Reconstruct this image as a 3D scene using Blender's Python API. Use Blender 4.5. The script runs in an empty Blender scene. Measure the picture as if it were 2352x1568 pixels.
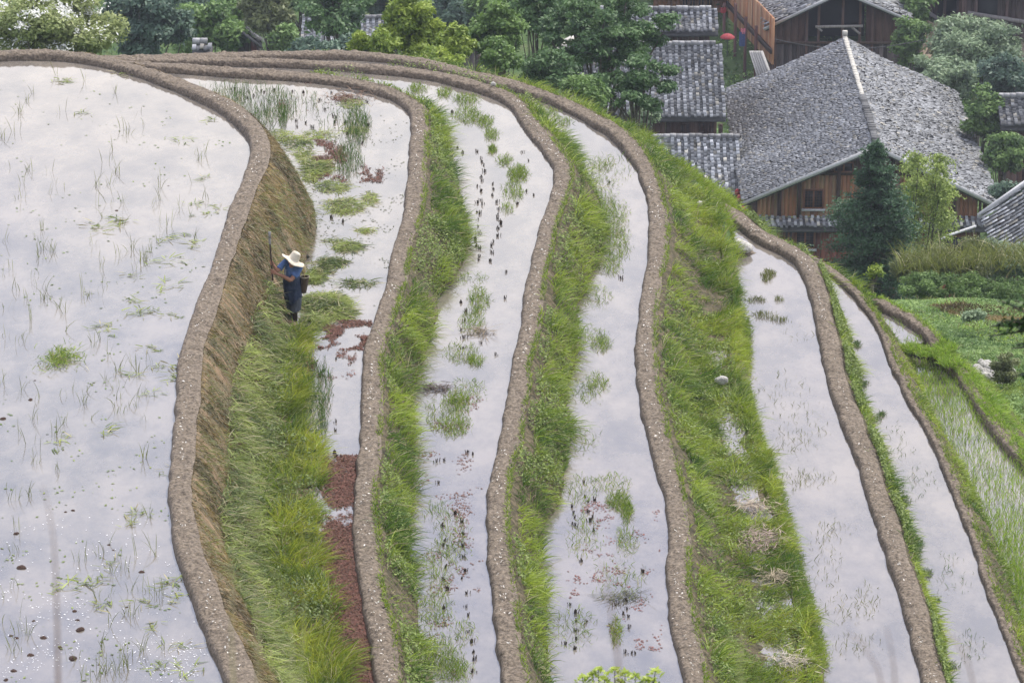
import bpy, bmesh, math, random
import numpy as np
from mathutils import Vector, Matrix
random.seed(7)
RS = np.random.RandomState(11)
sc = bpy.context.scene
COL = sc.collection
R = math.radians

# ------------------------------------------------------------------ camera
PITCH = R(20.0); CH = 26.8; FP = 9000.0; CX, CY = 1176.0, 784.0
cam_d = bpy.data.cameras.new('camera'); cam = bpy.data.objects.new('camera', cam_d); COL.objects.link(cam)
cam.location = (0, 0, CH); cam.rotation_euler = (R(90) - PITCH, 0, 0)
cam_d.sensor_width = 36.0; cam_d.lens = 36.0 * FP / 2352.0
cam_d.clip_start = 0.5; cam_d.clip_end = 3000
cam_d.dof.use_dof = True; cam_d.dof.focus_distance = 84.0; cam_d.dof.aperture_fstop = 10
sc.camera = cam
sc.view_settings.view_transform = 'Standard'; sc.view_settings.look = 'None'
sc.view_settings.exposure = 1.05; sc.view_settings.gamma = 1.0

# ------------------------------------------------------------------ sky
SUN_EL, SUN_AZ = R(54), R(38)      # azimuth from +Y towards +X
w = bpy.data.worlds.new('World'); sc.world = w; w.use_nodes = True
nt = w.node_tree; nt.nodes.clear()
def N(nt, t, **k):
    n = nt.nodes.new(t)
    for a, v in k.items(): setattr(n, a, v)
    return n
out = N(nt, 'ShaderNodeOutputWorld'); bg = N(nt, 'ShaderNodeBackground'); bg.inputs[1].default_value = 0.12
sky = N(nt, 'ShaderNodeTexSky', sky_type='NISHITA'); sky.sun_disc = False
sky.sun_elevation = SUN_EL; sky.sun_rotation = SUN_AZ; sky.air_density = 1.0; sky.dust_density = 1.5
tc = N(nt, 'ShaderNodeTexCoord'); mp = N(nt, 'ShaderNodeMapping'); mp.inputs['Scale'].default_value = (2.0, 2.0, 7.0)
n1 = N(nt, 'ShaderNodeTexNoise'); n1.inputs['Scale'].default_value = 1.6; n1.inputs['Detail'].default_value = 6; n1.inputs['Roughness'].default_value = 0.55
cr = N(nt, 'ShaderNodeValToRGB'); cr.color_ramp.elements[0].position = 0.36; cr.color_ramp.elements[1].position = 0.60
cr.color_ramp.elements[0].color = (0.62, 0.62, 0.62, 1); cr.color_ramp.elements[1].color = (1, 1, 1, 1)
cl = N(nt, 'ShaderNodeTexNoise'); cl.inputs['Scale'].default_value = 2.3; cl.inputs['Detail'].default_value = 4
cc = N(nt, 'ShaderNodeValToRGB'); cc.color_ramp.elements[0].position = 0.38; cc.color_ramp.elements[1].position = 0.64
cc.color_ramp.elements[0].color = (0.52, 0.57, 0.82, 1); cc.color_ramp.elements[1].color = (1.05, 1.02, 1.0, 1)
vm = N(nt, 'ShaderNodeMix', data_type='RGBA', blend_type='MULTIPLY'); vm.inputs[0].default_value = 1; vm.inputs[7].default_value = (7.4, 7.4, 7.6, 1)
mx = N(nt, 'ShaderNodeMix', data_type='RGBA')
L = nt.links.new
L(tc.outputs['Generated'], mp.inputs[0]); L(mp.outputs[0], n1.inputs[0]); L(mp.outputs[0], cl.inputs[0])
L(n1.outputs[0], cr.inputs[0]); L(cl.outputs[0], cc.inputs[0]); L(cc.outputs[0], vm.inputs[6])
L(cr.outputs[0], mx.inputs[0]); L(sky.outputs[0], mx.inputs[6]); L(vm.outputs[2], mx.inputs[7])
L(mx.outputs[2], bg.inputs[0]); L(bg.outputs[0], out.inputs[0])
sun_d = bpy.data.lights.new('sun', 'SUN'); sun_d.energy = 2.4; sun_d.angle = R(5); sun_d.color = (1, .95, .87)
sun = bpy.data.objects.new('sun', sun_d); COL.objects.link(sun)
sd = Vector((math.sin(SUN_AZ) * math.cos(SUN_EL), math.cos(SUN_AZ) * math.cos(SUN_EL), math.sin(SUN_EL)))
sun.rotation_euler = sd.to_track_quat('Z', 'Y').to_euler(); sun.location = sd * 300
sc.render.engine = 'CYCLES'
sc.cycles.max_bounces = 6; sc.cycles.transparent_max_bounces = 6; sc.cycles.volume_bounces = 0

# ------------------------------------------------------------------ helpers
SP, CP = math.sin(PITCH), math.cos(PITCH)
def ray(px, py):
    px = np.asarray(px, float); py = np.asarray(py, float)
    a = (px - CX) / FP; b = (CY - py) / FP
    return a, CP + b * SP, -SP + b * CP
def onz(px, py, z):
    x, y, d = ray(px, py); t = (z - CH) / d
    return np.stack([x * t, y * t, np.zeros_like(t) + z], -1)
def onY(px, py, Y):
    x, y, d = ray(px, py); t = Y / y
    return np.stack([x * t, y * t, CH + d * t], -1)
def proj(P):
    P = np.asarray(P, float); X, Y, Z = P[..., 0], P[..., 1], P[..., 2] - CH
    dep = Y * CP - Z * SP; up = Y * SP + Z * CP
    return CX + FP * X / dep, CY - FP * up / dep
def pxm(Y, z=None, py=None):
    """photo pixels per metre at a point"""
    z = z if z is not None else onY(CX, py, Y)[2]
    return FP / (Y * CP + (CH - z) * SP)

def _h(ix, iy, iz, seed):
    n = (ix.astype(np.int64) * 374761393 + iy.astype(np.int64) * 668265263 + iz.astype(np.int64) * 2147483647 + seed * 974711) & 0xffffffff
    n = ((n ^ (n >> 13)) * 1274126177) & 0xffffffff
    return ((n ^ (n >> 16)) & 0xffff) / 65535.0
def vn(x, y, z=None, seed=0):
    x = np.asarray(x, float); y = np.asarray(y, float); z = np.zeros_like(x) if z is None else np.asarray(z, float) + 0 * x
    ix, iy, iz = np.floor(x), np.floor(y), np.floor(z); fx, fy, fz = x - ix, y - iy, z - iz
    fx, fy, fz = [f * f * (3 - 2 * f) for f in (fx, fy, fz)]
    r = 0
    for a in (0, 1):
        for b in (0, 1):
            for c in (0, 1):
                r = r + _h(ix + a, iy + b, iz + c, seed) * (fx if a else 1 - fx) * (fy if b else 1 - fy) * (fz if c else 1 - fz)
    return r
def fbm(x, y, z=None, seed=0, o=3):
    r = 0; a = .5; s = 1; t = 0
    for k in range(o):
        r = r + a * vn(np.asarray(x) * s, np.asarray(y) * s, None if z is None else np.asarray(z) * s, seed + k * 17); t += a; a *= .5; s *= 2.03
    return r / t

def tag(o, label=None, cat=None, group=None, kind=None):
    if label: o['label'] = label
    if cat: o['category'] = cat
    if group: o['group'] = group
    if kind: o['kind'] = kind
    return o
def mesh(name, V, faces, mats, parent=None, col=None, smooth=False, uv=None, midx=None):
    """faces: list of int arrays (n,k)"""
    V = np.asarray(V, float)
    q = parent
    while q is not None: V = V - np.array(q.location); q = q.parent
    me = bpy.data.meshes.new(name)
    faces = [np.asarray(f, np.int32) for f in faces if len(f)]
    nl = sum(f.size for f in faces); nf = sum(len(f) for f in faces)
    me.vertices.add(len(V)); me.vertices.foreach_set('co', V.astype(np.float32).ravel())
    me.loops.add(nl); me.polygons.add(nf)
    li = np.concatenate([f.ravel() for f in faces]); me.loops.foreach_set('vertex_index', li)
    cnt = np.concatenate([np.full(len(f), f.shape[1]) for f in faces])
    st = np.concatenate([[0], np.cumsum(cnt)[:-1]]); me.polygons.foreach_set('loop_start', st.astype(np.int32))
    if smooth: me.polygons.foreach_set('use_smooth', np.ones(nf, bool))
    if midx is not None: me.polygons.foreach_set('material_index', np.asarray(midx, np.int32))
    if col is not None:
        at = me.color_attributes.new('Col', 'FLOAT_COLOR', 'POINT')
        c = np.ones((len(V), 4), np.float32); c[:, :3] = col; at.data.foreach_set('color', c.ravel())
    if uv is not None:
        u = me.uv_layers.new(name='UVMap'); u.data.foreach_set('uv', np.asarray(uv, np.float32)[li].ravel())
    me.update(); me.validate()
    for m in (mats if isinstance(mats, (list, tuple)) else [mats]): me.materials.append(m)
    o = bpy.data.objects.new(name, me); COL.objects.link(o)
    if parent: o.parent = parent
    return o
def empty(name, loc=(0, 0, 0), rz=0):
    o = bpy.data.objects.new(name, None); COL.objects.link(o); o.location = loc; o.rotation_euler = (0, 0, rz); o.empty_display_size = .2
    return o
def gridf(nr, nc, closed=False):
    i = np.arange(nr - 1)[:, None]; j = np.arange(nc if closed else nc - 1)[None, :]
    j2 = (j + 1) % nc
    a = i * nc + j; b = i * nc + j2; c = (i + 1) * nc + j2; d = (i + 1) * nc + j
    return np.stack([a, b, c, d], -1).reshape(-1, 4)
def inpoly(pts, poly):
    pl = np.array(poly, float); ins = np.zeros(len(pts), bool); j = len(pl) - 1
    for i in range(len(pl)):
        c = ((pl[i, 1] > pts[:, 1]) != (pl[j, 1] > pts[:, 1])) & (pts[:, 0] < (pl[j, 0] - pl[i, 0]) * (pts[:, 1] - pl[i, 1]) / (pl[j, 1] - pl[i, 1] + 1e-9) + pl[i, 0]); ins ^= c; j = i
    return ins
class MB:
    def __init__(s): s.V = []; s.F = {}; s.n = 0; s.C = []
    def add(s, V, F, c=None):
        V = np.asarray(V, float); F = np.asarray(F)
        s.F.setdefault(F.shape[1], []).append(F + s.n); s.V.append(V); s.n += len(V)
        s.C.append(np.tile(c if c is not None else (1, 1, 1), (len(V), 1)) if np.ndim(c) < 2 else c)
        return s
    def box(s, a, b, c=None):
        x0, y0, z0 = a; x1, y1, z1 = b
        V = [(x0, y0, z0), (x1, y0, z0), (x1, y1, z0), (x0, y1, z0), (x0, y0, z1), (x1, y0, z1), (x1, y1, z1), (x0, y1, z1)]
        return s.add(V, [(0, 3, 2, 1), (4, 5, 6, 7), (0, 1, 5, 4), (1, 2, 6, 5), (2, 3, 7, 6), (3, 0, 4, 7)], c)
    def bar(s, p, q, w, h=None, c=None):
        p = np.array(p, float); q = np.array(q, float); h = h or w; d = (q - p) / (np.linalg.norm(q - p) + 1e-9)
        u = np.cross(d, (0, 0, 1)); u = u / np.linalg.norm(u) if np.linalg.norm(u) > 1e-3 else np.array([1, 0, 0.]); v = np.cross(u, d)
        V = [e + u * w / 2 * a + v * h / 2 * b for e in (p, q) for a, b in ((-1, -1), (1, -1), (1, 1), (-1, 1))]
        return s.add(V, [(0, 1, 2, 3), (7, 6, 5, 4), (0, 4, 5, 1), (1, 5, 6, 2), (2, 6, 7, 3), (3, 7, 4, 0)], c)
    def tube(s, P, r, n=8, c=None, ell=None, cap=True):
        P = np.array(P, float); k = len(P); r = np.broadcast_to(np.asarray(r, float), (k,)) if np.ndim(r) < 1 or len(np.atleast_1d(r)) == 1 else np.array(r, float)
        T = np.gradient(P, axis=0); T /= np.linalg.norm(T, axis=1)[:, None] + 1e-9
        u = np.cross(T[0], (0.31, .2, .93)); u = u / np.linalg.norm(u)
        a = np.arange(n) * 2 * np.pi / n; V = []
        for i in range(k):
            u = u - T[i] * np.dot(u, T[i]); u /= np.linalg.norm(u) + 1e-9; v = np.cross(T[i], u)
            V.append(P[i] + r[i] * (np.cos(a)[:, None] * u + np.sin(a)[:, None] * v))
        V = np.concatenate(V); F = gridf(k, n, True); s.add(V, F, c)
        if cap:
            s.add(np.vstack([V[:n], P[0] - T[0] * r[0] * .4]), [(i, n, (i + 1) % n) for i in range(n)][::-1], c)
            s.add(np.vstack([V[-n:], P[-1] + T[-1] * r[-1] * .4]), [(i, (i + 1) % n, n) for i in range(n)], c)
        return s
    def loft(s, rings, c=None, cap=True):
        k = len(rings); n = len(rings[0]); V = np.concatenate([np.array(q, float) for q in rings]); s.add(V, gridf(k, n, True), c)
        if cap:
            s.add(np.vstack([rings[0], np.mean(rings[0], 0)]), [((i + 1) % n, i, n) for i in range(n)], c)
            s.add(np.vstack([rings[-1], np.mean(rings[-1], 0)]), [(i, (i + 1) % n, n) for i in range(n)], c)
        return s
    def build(s, name, mat, parent=None, smooth=False, usecol=False):
        V = np.concatenate(s.V); return mesh(name, V, [np.concatenate(f) for f in s.F.values()], mat, parent, np.concatenate(s.C) if usecol else None, smooth)
def polymesh(name, poly, z, mat):
    """flat polygon sheet"""
    bm = bmesh.new(); vs = [bm.verts.new((p[0], p[1], z)) for p in poly]; f = bm.faces.new(vs); f.normal_update()
    if f.normal.z < 0: f.normal_flip()
    bmesh.ops.triangulate(bm, faces=[f]); me = bpy.data.meshes.new(name); bm.to_mesh(me); bm.free(); me.materials.append(mat)
    o = bpy.data.objects.new(name, me); COL.objects.link(o); return o
def copy_tree(o, parent=None):
    c = o.copy(); COL.objects.link(c)
    if parent: c.parent = parent
    for ch in [x for x in o.children]: copy_tree(ch, c)
    return c

# ------------------------------------------------------------------ materials
def mat(name):
    m = bpy.data.materials.new(name); m.use_nodes = True; nt = m.node_tree
    return m, nt, nt.nodes['Principled BSDF']
def noise_mat(name, cols, scale=5, stretch=(1, 1, 1), rough=.85, bump=0.0, bscale=None, coord='Object', pos=(.35, .65), spec=.25, attr=False, detail=6, bdist=.05):
    m, nt, b = mat(name); L = nt.links.new
    t = N(nt, 'ShaderNodeTexCoord'); mp = N(nt, 'ShaderNodeMapping'); mp.inputs['Scale'].default_value = stretch
    n = N(nt, 'ShaderNodeTexNoise'); n.inputs['Scale'].default_value = scale; n.inputs['Detail'].default_value = detail; n.inputs['Roughness'].default_value = .62
    c = N(nt, 'ShaderNodeValToRGB'); e = c.color_ramp.elements
    for i, col in enumerate(cols):
        p = pos[0] + (pos[1] - pos[0]) * i / max(1, len(cols) - 1)
        if i < 2: el = e[i]; el.position = p
        else: el = e.new(p)
        el.color = (*col, 1)
    L(t.outputs[coord], mp.inputs[0]); L(mp.outputs[0], n.inputs[0]); L(n.outputs[0], c.inputs[0])
    src = c.outputs[0]
    if attr:
        a = N(nt, 'ShaderNodeVertexColor', layer_name='Col'); x = N(nt, 'ShaderNodeMix', data_type='RGBA', blend_type='MULTIPLY'); x.inputs[0].default_value = 1
        L(src, x.inputs[6]); L(a.outputs[0], x.inputs[7]); src = x.outputs[2]
    L(src, b.inputs['Base Color']); b.inputs['Roughness'].default_value = rough; b.inputs['Specular IOR Level'].default_value = spec
    if bump:
        n2 = N(nt, 'ShaderNodeTexNoise'); n2.inputs['Scale'].default_value = bscale or scale * 3; n2.inputs['Detail'].default_value = 5
        L(mp.outputs[0], n2.inputs[0]); bp = N(nt, 'ShaderNodeBump'); bp.inputs['Strength'].default_value = bump; bp.inputs['Distance'].default_value = bdist
        L(n2.outputs[0], bp.inputs['Height']); L(bp.outputs[0], b.inputs['Normal'])
    return m
def leaf_mat(name, trans=.35, rough=.55, spec=.3):
    m, nt, b = mat(name); L = nt.links.new
    a = N(nt, 'ShaderNodeVertexColor', layer_name='Col'); L(a.outputs[0], b.inputs['Base Color'])
    b.inputs['Roughness'].default_value = rough; b.inputs['Specular IOR Level'].default_value = spec
    t = N(nt, 'ShaderNodeBsdfTranslucent'); L(a.outputs[0], t.inputs[0]); x = N(nt, 'ShaderNodeMixShader'); x.inputs[0].default_value = trans
    L(b.outputs[0], x.inputs[1]); L(t.outputs[0], x.inputs[2]); L(x.outputs[0], nt.nodes['Material Output'].inputs[0]); return m
def flat(name, c, rough=.7, spec=.3, metal=0):
    return noise_mat(name, [tuple(v * .8 for v in c), tuple(min(1, v * 1.15) for v in c)], scale=14, rough=rough, spec=spec, bump=.15)
M = {}
M['grass'] = leaf_mat('grass_blades', .42, .5)
M['leaf'] = leaf_mat('tree_leaves', .3, .55)
M['bark'] = noise_mat('bark', [(.05, .045, .04), (.14, .12, .10)], 9, (1, 1, .3), bump=.5)
M['mud'] = noise_mat('mud', [(.10, .075, .055), (.17, .13, .10), (.23, .185, .145)], 7, rough=.8, bump=.9, bscale=22, spec=.35, pos=(.3, .7), bdist=.03)
M['wetmud'] = noise_mat('wet_mud', [(.05, .038, .028), (.10, .075, .055)], 9, rough=.5, bump=.8, spec=.5)
M['stubble'] = noise_mat('rotten_stubble', [(.03, .024, .018), (.09, .07, .05)], 20, rough=.8)
M['clod'] = noise_mat('clod', [(.035, .022, .016), (.12, .06, .035)], 14, rough=.7, bump=.8)
M['stone'] = noise_mat('stone', [(.22, .20, .17), (.55, .53, .48)], 5, rough=.85, bump=.7, pos=(.3, .6))
M['straw'] = leaf_mat('straw', .1, .8)
def water_mat():
    m, nt, b = mat('paddy_water'); L = nt.links.new
    t = N(nt, 'ShaderNodeTexCoord')
    n = N(nt, 'ShaderNodeTexNoise'); n.inputs['Scale'].default_value = .9; n.inputs['Detail'].default_value = 8; n.inputs['Roughness'].default_value = .68
    mp = N(nt, 'ShaderNodeMapping'); mp.inputs['Scale'].default_value = (1, .55, 1)
    c = N(nt, 'ShaderNodeValToRGB'); c.color_ramp.elements[0].position = .35; c.color_ramp.elements[1].position = .62
    c.color_ramp.elements[0].color = (.085, .078, .072, 1); c.color_ramp.elements[1].color = (.19, .165, .135, 1)
    L(t.outputs['Object'], mp.inputs[0]); L(mp.outputs[0], n.inputs[0]); L(n.outputs[0], c.inputs[0])
    d = N(nt, 'ShaderNodeBsdfDiffuse'); L(c.outputs[0], d.inputs[0])
    g = N(nt, 'ShaderNodeBsdfGlossy'); g.inputs['Roughness'].default_value = .03; g.inputs[0].default_value = (1, 1, 1, 1)
    n2 = N(nt, 'ShaderNodeTexNoise'); n2.inputs['Scale'].default_value = 4.0; n2.inputs['Detail'].default_value = 6; n2.inputs['Roughness'].default_value = .7; L(mp.outputs[0], n2.inputs[0])
    bp = N(nt, 'ShaderNodeBump'); bp.inputs['Strength'].default_value = .12; bp.inputs['Distance'].default_value = .02
    L(n2.outputs[0], bp.inputs['Height']); L(bp.outputs[0], g.inputs['Normal'])
    f = N(nt, 'ShaderNodeFresnel'); f.inputs[0].default_value = 2.35; L(bp.outputs[0], f.inputs['Normal'])
    x = N(nt, 'ShaderNodeMixShader'); L(f.outputs[0], x.inputs[0]); L(d.outputs[0], x.inputs[1]); L(g.outputs[0], x.inputs[2])
    L(x.outputs[0], nt.nodes['Material Output'].inputs[0]); return m
M['water'] = water_mat()

# ------------------------------------------------------------------ vectorised grass blades / leaves
def blades(name, P, D, Ln, Wd, C, matl, droop=.35, parent=None):
    """P base points, D direction (unit-ish), Ln length, Wd width, C colour"""
    n = len(P)
    if n == 0: return None
    D = D / (np.linalg.norm(D, axis=1)[:, None] + 1e-9)
    az = RS.rand(n) * 2 * np.pi; side = np.stack([np.cos(az), np.sin(az), np.zeros(n)], 1)
    side = side - D * (side * D).sum(1)[:, None]; side /= np.linalg.norm(side, axis=1)[:, None] + 1e-9
    H = D.copy(); H[:, 2] = 0; hn = np.linalg.norm(H, axis=1)[:, None]; H = H / (hn + 1e-6)
    dr = (droop * (.4 + RS.rand(n) * 1.2))[:, None]
    ts = [0, .38, .72, 1.0]; ws = [.8, 1, .65, 0]; rows = []
    for t, wd in zip(ts, ws):
        c = P + Ln[:, None] * (D * t + (H * .55 - np.array([0, 0, .85])) * dr * t * t)
        if wd: rows += [c - side * (Wd * wd / 2)[:, None], c + side * (Wd * wd / 2)[:, None]]
        else: rows += [c]
    V = np.stack(rows, 1).reshape(-1, 3); b = (np.arange(n) * 7)[:, None]
    q = np.concatenate([b + [0, 1, 3, 2], b + [2, 3, 5, 4]]); t3 = b + [4, 5, 6]
    cc = np.repeat(C, 7, 0)
    return mesh(name, V, [q, t3], matl, parent, cc)
def leafcards(P, Nn, size, C):
    """rhombic folded leaves; returns V,F(quads),C"""
    n = len(P); a = RS.randn(n, 3); Nn = Nn / (np.linalg.norm(Nn, axis=1)[:, None] + 1e-9)
    u = np.cross(Nn, a); u /= np.linalg.norm(u, axis=1)[:, None] + 1e-9; v = np.cross(Nn, u)
    s = size[:, None]
    V = np.stack([P - u * s, P + v * s * .45 + Nn * s * .12, P + u * s, P - v * s * .45 + Nn * s * .12], 1).reshape(-1, 3)
    F = (np.arange(n) * 4)[:, None] + [0, 1, 2, 3]
    return V, F, np.repeat(C, 4, 0)
def gcol(n, kind='live', nz=None):
    """grass colours"""
    r = RS.rand(n)[:, None] if nz is None else nz[:, None]
    a = {'live': ((.05, .11, .012), (.27, .35, .06)), 'dark': ((.035, .075, .025), (.10, .17, .05)), 'yellow': ((.10, .15, .018), (.33, .36, .07)),
         'olive': ((.07, .085, .03), (.17, .19, .07)), 'bright': ((.11, .21, .02), (.30, .42, .08)), 'cut': ((.05, .085, .022), (.30, .36, .13)), 'brown': ((.065, .05, .03), (.29, .22, .14))}[kind]
    c = np.array(a[0]) * (1 - r) + np.array(a[1]) * r
    c = c * (.75 + .5 * RS.rand(n, 1)) * np.array([1.12, 1.10, .70])
    st = RS.rand(n) < .05
    if kind == 'cut': st = RS.rand(n) < .16
    c[st] = np.array([.40, .36, .20]) * (.6 + .6 * RS.rand(st.sum(), 1))
    return c

# ------------------------------------------------------------------ terraces
def curve(px, z, ds=.05, smooth=9):
    px = np.array(px, float); W = onz(px[:, 0], px[:, 1], z)[:, :2]
    seg = np.linalg.norm(np.diff(W, axis=0), axis=1); s = np.concatenate([[0], np.cumsum(seg)])
    n = int(s[-1] / .25) + 2; t = np.linspace(0, s[-1], n)
    X = np.interp(t, s, W[:, 0]); Y = np.interp(t, s, W[:, 1])
    k = np.hanning(smooth + 2)[1:-1]; k /= k.sum(); h = smooth // 2
    f = lambda a: np.convolve(np.pad(a, h, mode='reflect', reflect_type='odd'), k, 'valid')
    X, Y = f(X), f(Y)
    m = int(s[-1] / ds) + 2; t2 = np.linspace(0, s[-1], m)
    C = np.stack([np.interp(t2, t, X), np.interp(t2, t, Y)], 1)
    g = int(.35 / ds); kk = np.hanning(g * 2 + 3)[1:-1]; kk /= kk.sum()
    C = np.stack([np.convolve(np.pad(C[:, i], g, mode='reflect', reflect_type='odd'), kk, 'valid') for i in (0, 1)], 1)
    T = np.gradient(C, axis=0); g2 = int(.6 / ds); k3 = np.ones(2 * g2 + 1) / (2 * g2 + 1)
    T = np.stack([np.convolve(np.pad(T[:, i], g2, mode='edge'), k3, 'valid') for i in (0, 1)], 1)
    T /= np.linalg.norm(T, axis=1)[:, None]
    return C, np.stack([-T[:, 1], T[:, 0]], 1), t2
def dist_to(C, poly):
    best = np.full(len(C), 1e9); end = np.zeros(len(C), bool)
    for i in range(len(poly) - 1):
        a, b = poly[i], poly[i + 1]; ab = b - a; t = ((C - a) @ ab) / (ab @ ab); tc_ = np.clip(t, 0, 1)
        d = np.linalg.norm(C - (a + tc_[:, None] * ab), axis=1)
        up = d < best; best[up] = d[up]
        e = ((i == 0) & (t < 0)) | ((i == len(poly) - 2) & (t > 1)); end[up] = e[up]
    return best, end
class Bank:
    def __init__(s, px, z, w=.45, h=.2, run=.6, znext=None, base=None, face=None, shelf=0, zshelf=None, seed=1, lift=.02, left=False):
        s.lift = lift; s.C, s.N, s.s = curve(px, z); s.z, s.w, s.h, s.seed = z, w, h, seed; s.zn = znext if znext is not None else z - .8
        s.zshelf = s.zn if zshelf is None else zshelf
        n = len(s.C); tot = np.full(n, float(run + shelf))
        if base is not None:
            bp = np.array(base, float); B = onz(bp[:, 0], bp[:, 1], s.zn)[:, :2]; d, e = dist_to(s.C, B)
            pxx, _ = proj(np.concatenate([s.C, np.full((len(s.C), 1), z)], 1))
            if left: e = e | (pxx < bp[0, 0] - 90)
            d = np.where(e, run + w + shelf, d) - w; d = np.clip(d, .25, 4.5)
            k = np.hanning(41); k /= k.sum(); tot = np.convolve(np.pad(d, 20, mode='edge'), k, 'valid')
        if face is None: s.R1 = tot; s.R2 = np.full(n, .001)
        else: s.R1 = np.minimum(face, tot); s.R2 = np.maximum(tot - face, .001)
        s.wv = w * (.86 + .28 * fbm(s.s * .7, s.s * 0, seed=seed, o=3)); s.edge = .04 * (fbm(s.s * 1.6, s.s * 0 + 3, seed=seed, o=3) - .5) * 2
        s.hv = h * (.85 + .3 * fbm(s.s * .4, s.s * 0 + 9, seed=seed))
        s.px, s.py = proj(np.concatenate([s.C, np.full((n, 1), z)], 1))
    def surf(s, i, v):
        """point on the outer face at samples i, 0<=v<=1 face, 1..2 shelf"""
        v = np.asarray(v, float); v1 = np.clip(v, 0, 1); v2 = np.clip(v - 1, 0, 1.3)
        o = s.wv[i] + v1 * s.R1[i] + v2 * s.R2[i]
        z0 = s.z + s.h * .80
        f = np.clip(v1, 0, 1); f = f ** 1.25
        zz = z0 + (s.zn - z0 + s.lift) * f - v2 * (s.lift + .03) + np.where(v2 > 0, (s.zshelf - s.zn) * np.sin(np.clip(v2, 0, 1) * np.pi), 0)
        X = s.C[i, 0] + s.N[i, 0] * o; Y = s.C[i, 1] + s.N[i, 1] * o
        if s.seed == 3: zz = zz + (fbm(s.s[i] * 5 + v * .8, v * 1.5, seed=6, o=3) - .5) * .16 * np.sin(np.pi * v1) + (fbm(s.s[i] * 1.1, v * 2.2, seed=16, o=2) - .5) * .14 * np.sin(np.pi * v1)
        bmp = (fbm(X * 1.3, Y * 1.3, seed=s.seed + 5) - .5) * .22 * np.sin(np.pi * np.clip(v1, 0, 1)) + (fbm(X * 5, Y * 5, seed=s.seed) - .5) * .06 + (fbm(X * 11, Y * 11, seed=s.seed + 8) - .5) * .05
        return np.stack([X, Y, zz + bmp], -1)
    def build_ridge(s, name, label, m=None, lump=1.0):
        t = np.array([-.14, -.04, 0, .05, .11, .18, .27, .37, .48, .59, .7, .8, .9, 1.0])
        hh = np.array([-.8, -.25, .12, .60, .80, .88, .92, .95, .97, .97, .96, .94, .90, .80])
        n = len(s.C); i = np.arange(n)[:, None]
        o = t[None, :] * s.wv[:, None] + s.edge[:, None] * np.clip(1 - t, 0, 1)[None, :]
        X = s.C[:, 0:1] + s.N[:, 0:1] * o; Y = s.C[:, 1:2] + s.N[:, 1:2] * o
        nz = (fbm(X * 3.1 + Y * .9, Y * 3.1 - X * .9, seed=s.seed, o=2) - .5) * .05 * lump + (fbm(X * 9, Y * 9, seed=s.seed + 3, o=3) - .5) * .075 * lump + (vn(X * 17, Y * 17, seed=s.seed + 3) - .5) * .035 * lump
        Z = s.z + hh[None, :] * s.hv[:, None] + nz * np.clip(hh + .4, 0, 1)[None, :] * np.array([1] * 13 + [.3])
        en = np.clip(np.minimum(s.s, s.s[-1] - s.s) / .5, 0, 1); Z = Z - (1 - en[:, None] ** .5) * (s.hv[:, None] + .12)
        V = np.stack([X, Y, Z], -1).reshape(-1, 3)
        wet = np.clip((hh[None, :] * s.hv[:, None] + nz) / .07, 0, 1) * .45 + .55
        c = np.repeat(wet.reshape(-1, 1), 3, 1)
        o_ = mesh(name, V, [gridf(n, len(t))[:, ::-1]], m or M['mud_a'], None, c, True)
        return tag(o_, label, 'mud bank')
    def build_face(s, name, m, rows=22, rows2=8):
        n = len(s.C); st = 2; idx = np.arange(0, n, st)
        v = np.concatenate([np.linspace(0, 1, rows), np.linspace(1, 2, rows2)[1:]])
        P = s.surf(idx[:, None] + 0 * v[None, :].astype(int), np.tile(v, (len(idx), 1)))
        P[:, -1, 2] -= .12; P[:, 0, 2] -= .015
        uv = np.stack([np.tile(s.s[idx][:, None], (1, len(v))), np.tile(v * s.R1.mean() * 1.3, (len(idx), 1))], -1).reshape(-1, 2)
        o = mesh(name, P.reshape(-1, 3), [gridf(len(idx), len(v))[:, ::-1]], m, None, None, True, uv)
        return tag(o, kind='structure')
M['mud_a'] = noise_mat('mud_bank_earth', [(.05, .038, .026), (.125, .098, .070), (.21, .168, .122)], 17, rough=.8, bump=1.0, bscale=20, spec=.3, pos=(.34, .66), attr=True, bdist=.03)

# traced waterlines (photo pixels of the 2352x1568 view), from the back left round to the near end
B1 = [(-260,150),(-120,146),(0,142),(86,137),(205,147),(284,168),(356,192),(425,219),(493,252),(548,291),(574,332),(572,370),(562,411),(541,452),(524,497),(510,544),(493,595),(473,647),(452,701),(432,756),(411,811),(405,866),(404,924),(397,982),(391,1040),(388,1082),(384,1134),(387,1185),(399,1250),(414,1305),(432,1363),(452,1418),(476,1473),(497,1521),(514,1568),(560,1680),(620,1800)]
B2 = [(-260,162),(0,158),(200,160),(330,163),(404,170),(480,175),(582,183),(685,188),(738,193),(806,202),(875,219),(930,247),(945,275),(941,325),(935,394),(933,445),(925,500),(908,555),(893,607),(889,658),(872,703),(850,761),(833,812),(828,881),(826,949),(827,1007),(824,1040),(818,1082),(812,1151),(808,1219),(817,1288),(824,1356),(837,1425),(851,1493),(861,1568),(885,1680),(915,1800)]
B2b = [(988,205),(1012,240),(1018,291),(1035,360),(1044,411),(1060,450),(1070,500),(1072,573),(1055,634),(1031,689),(1030,751),(1025,800),(990,845),(970,890),(963,949),(960,1020),(961,1082),(957,1151),(943,1202),(955,1271),(975,1356),(990,1442),(1020,1493),(1040,1568),(1060,1750)]
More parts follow.
